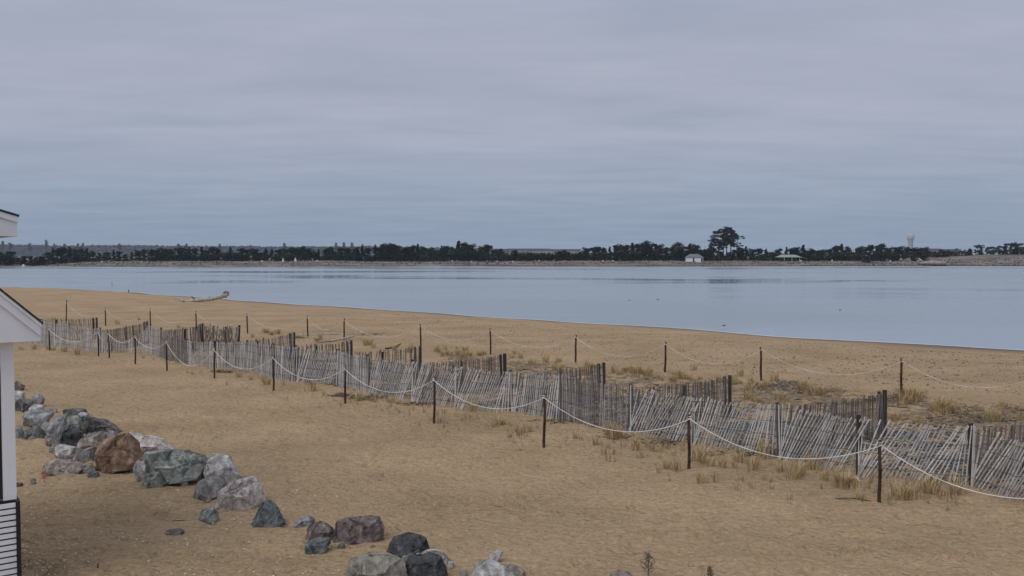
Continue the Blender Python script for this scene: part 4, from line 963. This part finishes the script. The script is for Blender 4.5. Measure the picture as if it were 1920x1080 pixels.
# hills
hb = MB(); hx = np.linspace(-1700, 700, 121); hy = np.linspace(1500, 2600, 14)
def hill_z(x, y):
    u = 960+F*x/y if y else 0
    e = np.interp(960+F*x/1900., [-300,0,60,150,250,300,420,500,620,700,800,950,1100,1500], [461,461,464,464,462,464,464,465.5,464,464,466,469,474,478])
    top = HC+(478-e)*1900/F
    return (top+3)*float(sm((y-1480)/420.))*(1+.06*float(vn(x/90., y/150., 8)))-3
hp = [(x, y, hill_z(x, y)) for y in hy for x in hx]
hb.add(hp, [(j*121+i, j*121+i+1, (j+1)*121+i+1, (j+1)*121+i) for j in range(13) for i in range(120)])
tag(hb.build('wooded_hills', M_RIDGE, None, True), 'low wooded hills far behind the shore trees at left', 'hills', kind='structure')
wdb = MB(); rnd = random.Random(5)
for i in range(3400):
    y = rnd.uniform(1560, 2050); x = rnd.uniform(-1250, 150)*y/1900; z = hill_z(x, y); s_ = rnd.uniform(2.5, 5.5); h_ = rnd.uniform(2.5, 5)*(1.3 if rnd.random() < .12 else 1)
    k = 6; vs = []
    for (zz, rr) in ((0, .7), (.35, 1.0), (.75, .6)):
        vs += [(x+s_*rr*math.cos(q*1.047)*rnd.uniform(.8, 1.2), y+s_*rr*math.sin(q*1.047), z-1+h_*zz) for q in range(k)]
    vs.append((x, y, z-1+h_)); fs = [(r_*k+q, r_*k+(q+1) % k, (r_+1)*k+(q+1) % k, (r_+1)*k+q) for r_ in range(2) for q in range(k)]+[(2*k+q, 2*k+(q+1) % k, 3*k) for q in range(k)]
    wdb.add(vs, fs)
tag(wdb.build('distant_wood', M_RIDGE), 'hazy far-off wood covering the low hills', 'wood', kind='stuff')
# single tall trees standing above the ridge
for i, (u, v, lab) in enumerate([(6,454,'far hazy tree at the left edge above the ridge'),(20,457,'far tree just right of the one at the left edge'),(57,458,'small far tree left of the tallest ridge tree'),(88,452,'tallest lone tree on the hazy ridge at left'),(103,459,'far tree right of the tallest ridge tree'),(122,459,'small far tree poking above the ridge'),(147,459,'pair-like far tree above the ridge left of the flat hilltop'),(156,458,'far tree beside the pair-like one'),(225,459,'far tree at the right end of the flat hilltop'),(335,459,'far pointed tree on the second hilltop'),(350,459,'slim far tree on the second hilltop'),(412,460,'lone far tree in the dip of the ridge'),(534,458,'wide far tree on the ridge left of centre'),(630,457,'far tree at the left of the ridge clump'),(645,456,'broad far tree in the middle of the ridge clump'),(660,457,'far tree at the right of the ridge clump'),(680,460,'small far tree right of the ridge clump')]):
    y = 1700.; x = (u-960)/F*y; zb = hill_z(x, y)-2; zt_ = P(u, v-1.5, y).z; b = MB(); cr = MB(); rt = empty('ridge_pine', (x, y, zb)); H = zt_-zb
    rn = random.Random(i+40); b.tube([(0,0,0),(0,0,H*.95)], [.7,.15], 6)
    clumps(cr, [((rn.uniform(-3, 3)*(1.1-t), rn.uniform(-2, 2), H*t), (5.2*(1.15-t)+1, 3, H*.08)) for t in np.linspace(.4, .97, 8)], 32, 1.3, rn)
    b.build('trunk', M_BARK, rt); cr.build('crown', M_F1, rt); tag(rt, lab, 'tree', 'lone trees above the far ridge')

# ------------------------------------------------------------------ far buildings
def px_m(p, n): return n*p.y/F
M_SHEDW = mat_noise('shed_white', [(.5,.5,.5), (.62,.62,.62)], 2, .7)
M_ROOFG = mat_noise('grey_roof', [(.13,.14,.16), (.2,.21,.235)], 1, .85)
M_ROOFP = mat_noise('pale_green_roof', [(.26,.29,.27), (.35,.38,.36)], .6, .8)
def gable(root, x0, x1, y0, y1, z0, z1, zr, hip=0, ov=.3, roofm=None):
    b = MB(); ym = (y0+y1)/2
    A = [(x0-ov,y0-ov,z1),(x1+ov,y0-ov,z1),(x1+ov,y1+ov,z1),(x0-ov,y1+ov,z1)]; Rg = [(x0+hip,ym,zr),(x1-hip,ym,zr)]
    A2 = [(a[0],a[1],a[2]-.15) for a in A]
    b.add(A+Rg+A2, [(0,1,5,4),(2,3,4,5),(3,0,4),(1,2,5),(6,7,1,0),(7,8,2,1),(8,9,3,2),(9,6,0,3),(9,8,7,6)]); return b.build('roof', roofm or M_ROOFG, root)
p = G_far(1302, 17); rt = empty('boat_shed', p, -.12); w = px_m(p, 32)
b = MB(); b.box(-w/2, 0, -.5, w/2, 5, 2.3); b.build('wall', M_SHEDW, rt); gable(rt, -w/2, w/2, 0, 5, 0, 2.32, 4.0, 2.2)
for x0, x1 in ((-w*.48, -w*.10), (.0, w*.36)):
    b = MB(); b.box(x0, -.06, -.2, x1, -.003, 2.0); d_ = b.build('garage_door', M_WHITE, rt)
b = MB(); b.box(-w*.09, -.05, -.2, -w*.01, -.004, 2.05); b.build('door', M_DARK, rt)
b = MB(); b.box(w*.38, -.05, .1, w*.47, -.004, 1.8); b.build('window', M_DARK, rt)
tag(rt, 'small white shed with two wide white doors before the tall pines', 'shed')
p = G_far(1484, 20); rt = empty('picnic_pavilion', p, -.06); w = px_m(p, 44)
gable(rt, -w/2, w/2*.72, 0, 7, 0, 2.0, 3.2, 1.6, .6, M_ROOFP)
b = MB(); b.add([(w*.30,-.7,2.0),(w*.66,-.7,1.35),(w*.66,7,1.35),(w*.3,7,2.35),(w*.30,-.7,1.85),(w*.66,-.7,1.2),(w*.66,7,1.2),(w*.3,7,2.2)], [(0,1,2,3),(7,6,5,4),(0,4,5,1),(1,5,6,2),(2,6,7,3),(3,7,4,0)]); b.build('side_roof', M_ROOFP, rt)
for i in range(6):
    for yy in (.3, 6.6):
        b = MB(); x = -w*.46+i*w*.16; b.box(x-.12, yy-.12, -.5, x+.12, yy+.12, 1.96); b.build('post', M_TRIM if i % 2 else M_BARK, rt)
b = MB(); b.box(-w*.45, 5.2, -.4, w*.3, 5.5, 1.9); b.build('wall', M_BARK, rt)
tag(rt, 'long low open pavilion with a pale greenish roof', 'pavilion')
p = G_far(1632, 30); rt = empty('brown_cabin', p, .1); w = px_m(p, 26); b = MB(); b.box(-w/2, 0, -.5, w/2, 5, 1.7); b.build('wall', M_DRIFTD, rt); gable(rt, -w/2, w/2, 0, 5, 0, 1.72, 3.0, 0, .4, mat_noise('brown_roof', [(.12,.085,.08),(.2,.15,.14)], 1))
for x in (-w*.3, 0, w*.28):
    b = MB(); b.box(x-.4, -.05, .4, x+.4, -.003, 1.3); b.build('window', M_SHEDW, rt)
tag(rt, 'low brown cabin among the trees behind a round dark bush', 'cabin')
plant(1624, 14, 480, 0, 'round dark bush standing alone before the brown cabin', None, 1.3)
# water tower
p = Vector(((1706.5-960)/F*1000, 1000, 1.0)); rt = empty('water_tower', p); k = 1000/F
b = MB(); zt_ = HC+(478-438.5)*k-1; zm = HC+(478-449)*k-1
def lathe(prof, n=24):
    b = MB()
    vs = [(r*math.cos(2*math.pi*i/n), r*math.sin(2*math.pi*i/n), z) for r, z in prof for i in range(n)]
    b.add(vs, [(j*n+i, j*n+(i+1) % n, (j+1)*n+(i+1) % n, (j+1)*n+i) for j in range(len(prof)-1) for i in range(n)]+[tuple(range(n*(len(prof)-1), n*len(prof)))]); return b
lathe([(2.6,-3),(2.6,zm-1.6),(3.0,zm-.6)]).build('shaft', mat_noise('tower_shaft', [(.36,.39,.43),(.46,.49,.53)], .3), rt, True)
lathe([(3.0,zm-.59),(3.75,zm+.2),(3.8,zt_-1.2),(3.5,zt_-.5),(.8,zt_)]).build('tank', mat_noise('tower_tank', [(.5,.51,.53),(.58,.59,.61)], .3), rt, True)
b = MB()
for i in range(24):
    a = i*math.pi/12; b.tube([(3.85*math.cos(a),3.85*math.sin(a),zt_-1.2),(3.85*math.cos(a),3.85*math.sin(a),zt_-.2)], .06, 4)
b.tube([(3.85*math.cos(a),3.85*math.sin(a),zt_-.2) for a in np.linspace(0, 6.283, 25)], .08, 4); b.build('railing', M_WHITE, rt)
tag(rt, 'pale water tower with a drum tank rising above the trees', 'water tower')
# long pale far structures behind the belt
M_HALL = mat_noise('far_pale_wall', [(.30,.31,.33), (.42,.43,.45)], .2, .8)  # white walls dimmed and blued in the colour itself for distance haze
def far_hall(u0, u1, v0, v1, y, lab, n):
    x0, x1 = (u0-960)/F*y, (u1-960)/F*y; z1 = P(960, v0, y).z; z0 = 0.5; rt = empty('far_building', ((x0+x1)/2, y, z0)); w = x1-x0; h_ = z1-z0
    b = MB(); b.box(-w/2, 0, -2, w/2, 14, h_*.86); b.build('wall', M_HALL, rt)
    b = MB(); b.box(-w/2-.6, -.6, h_*.86+.003, w/2+.6, 14.6, h_); b.build('roof', M_ROOFG, rt)
    for i in range(n):
        x = -w/2+w*(i+.5)/n; b = MB(); b.box(x-w/n*.22, -.08, h_*.3, x+w/n*.22, -.003, h_*.62); b.build('window', M_DARK, rt)
    tag(rt, lab, 'building')
far_hall(955, 1030, 466, 476, 760, 'long low white building glimpsed over the low bushes, left half', 12)
far_hall(1033, 1088, 467, 476, 790, 'long low white building glimpsed over the low bushes, right half', 9)
far_hall(1541, 1558, 470, 476, 620, 'small pale building glimpsed between trees right of the pavilion', 4)
far_hall(1738, 1762, 466, 476, 760, 'pale building half hidden behind brown bushes right of the water tower', 5)
far_hall(1775, 1800, 467, 476, 780, 'grey building half hidden behind the bushes nearer the dune', 5)
# little things on the far shore
def far_box(u, d, w, h_, name, lab, cat, mat, grp=None, kind='tent'):
    p = G_far(u, d); rt = MB()
    if kind == 'tent':
        rt.add([(-w/2,-.6,-.1),(w/2,-.6,-.1),(w/2,.6,-.1),(-w/2,.6,-.1),(-w*.08,0,h_),(w*.08,0,h_)], [(0,1,5,4),(1,2,5),(2,3,4,5),(3,0,4),(3,2,1,0)])
    else:
        n = 7; prof = [(w*.5,-.1),(w*.55,h_*.3),(w*.42,h_*.75),(w*.15,h_)]
        vs = [(r*math.cos(6.283*i/n)*U(.8, 1.15), r*.7*math.sin(6.283*i/n), z*U(.85, 1.1)) for r, z in prof for i in range(n)]
        rt.add(vs, [(j*n+i, j*n+(i+1) % n, (j+1)*n+(i+1) % n, (j+1)*n+i) for j in range(3) for i in range(n)]+[tuple(range(21, 28))])
    o = rt.build(name, mat); o.location = p; return tag(o, lab, cat, grp)
far_box(531, 19, 1.1, 1.7, 'white_cone', 'white pointed shape at the tree foot, left of a pair', 'tent', M_SHEDW); far_box(554, 19, 1.4, 1.8, 'white_cone', 'white pointed shape at the tree foot, right of a pair', 'tent', M_SHEDW)
far_box(44, 6, 1.6, 1.4, 'pale_boulder', 'pale stone on the beach at far left across the water', 'rock', M_SHEDW, None, 'r')
far_box(1692, 25, 3.2, 1.7, 'pale_boulder', 'bright white mound below the water tower', 'rock', M_SHEDW, None, 'r'); far_box(1703, 24, 3.0, 2.0, 'pale_boulder', 'larger white mound right of the bright one', 'rock', M_SHEDW, None, 'r')
far_box(1720, 24, 5.2, 2.0, 'white_tent', 'low white tent right of the white mounds', 'tent', M_SHEDW); far_box(1665, 24, 2.6, 1.9, 'pale_boulder', 'pinkish pale mound left of the white mounds', 'rock', M_GRAVEL, None, 'r')
far_box(1751, 2, 13, 1.9, 'rubble_heap', 'broad pinkish rubble heap at the far water edge', 'rubble', mat_noise('pink_rubble', [(.16,.12,.11),(.42,.33,.30)], .9, bump=.8), None, 'r')
for u in (192, 264, 258, 224, 490, 512, 570, 588, 596, 842, 850, 857, 884, 913, 920, 933, 951, 960, 1004, 1012, 1040, 1060, 1130, 1150, 1500, 1560, 1670, 1680, 1738): far_box(u+U(-2, 2), U(15, 21), U(.6, 1.2), U(.4, .8), 'pale_boulder', 'small pale stone lying at the foot of the far tree belt', 'rock', M_SHEDW if R() < .5 else M_GRAVEL, 'pale stones under the far trees', 'r')
# shoreline revetment: too many stones to count
sb = MB()
for i in range(2600):
    u = U(95, 1960) if i > 500 else U(1500, 1960); d = U(-.9, .5)+(1.2*R() if u > 1500 else 0); p = G_far(u, d)
    if mn.noise(Vector((u*.013, 3, 0))) < -.22 and u < 1200: continue
    r = U(.25, .65); k = 6; zz = p.z-.15
    vs = [(p.x+r*f*U(.7, 1.2)*math.cos(q*1.047), p.y+r*f*math.sin(q*1.047), zz+hh*r) for f, hh in ((1, 0), (.9, .6)) for q in range(k)]+[(p.x, p.y, zz+r*U(.75, 1.1))]
    sb.add(vs, [(q, (q+1) % k, k+(q+1) % k, k+q) for q in range(k)]+[(k+q, k+(q+1) % k, 2*k) for q in range(k)])
tag(sb.build('shore_stones', mat_noise('shore_stone', [(.035,.036,.034),(.09,.088,.08),(.2,.185,.17)], .5, isl=.8, isl_lo=.5)), 'dark stones edging the far shore at the water line', 'stones', kind='stuff')
sg = MB(); rnd = random.Random(8)
for i in range(1500):
    u = rnd.uniform(-40, 1960); d = rnd.uniform(3, 26); p = G_far(u, d); h_ = rnd.uniform(.2, .6); w = rnd.uniform(.2, .7)
    sg.add([p+Vector((-w,0,-.05)), p+Vector((w,.1,-.05)), p+Vector((w*.6,0,h_)), p+Vector((-w*.4,.1,h_*.8)), p+Vector((0,-w,-.05)), p+Vector((0,w,-.05)), p+Vector((0,w*.5,h_))], [(0,1,2,3),(4,5,6)])
tag(sg.build('dune_grass', mat_noise('far_dune_grass', [(.075,.068,.062),(.155,.138,.125)], .2, isl=.8)), 'sparse brown grass on the far bank', 'grass', kind='stuff')

# ------------------------------------------------------------------ haze
hz = MB(); hz.box(-2600, -80, -7, 2600, 2700, 60)
m, t, b, N, L = mat_new('haze'); t.nodes.remove(b); pv = N('ShaderNodeVolumePrincipled'); pv.inputs['Density'].default_value = .00014
pv.inputs['Color'].default_value = (.78, .88, 1, 1); pv.inputs['Anisotropy'].default_value = 0
L(pv.outputs[0], t.nodes['Material Output'].inputs['Volume'])
tag(hz.build('haze', m), 'thin bluish sea haze over the river', 'haze', kind='stuff')
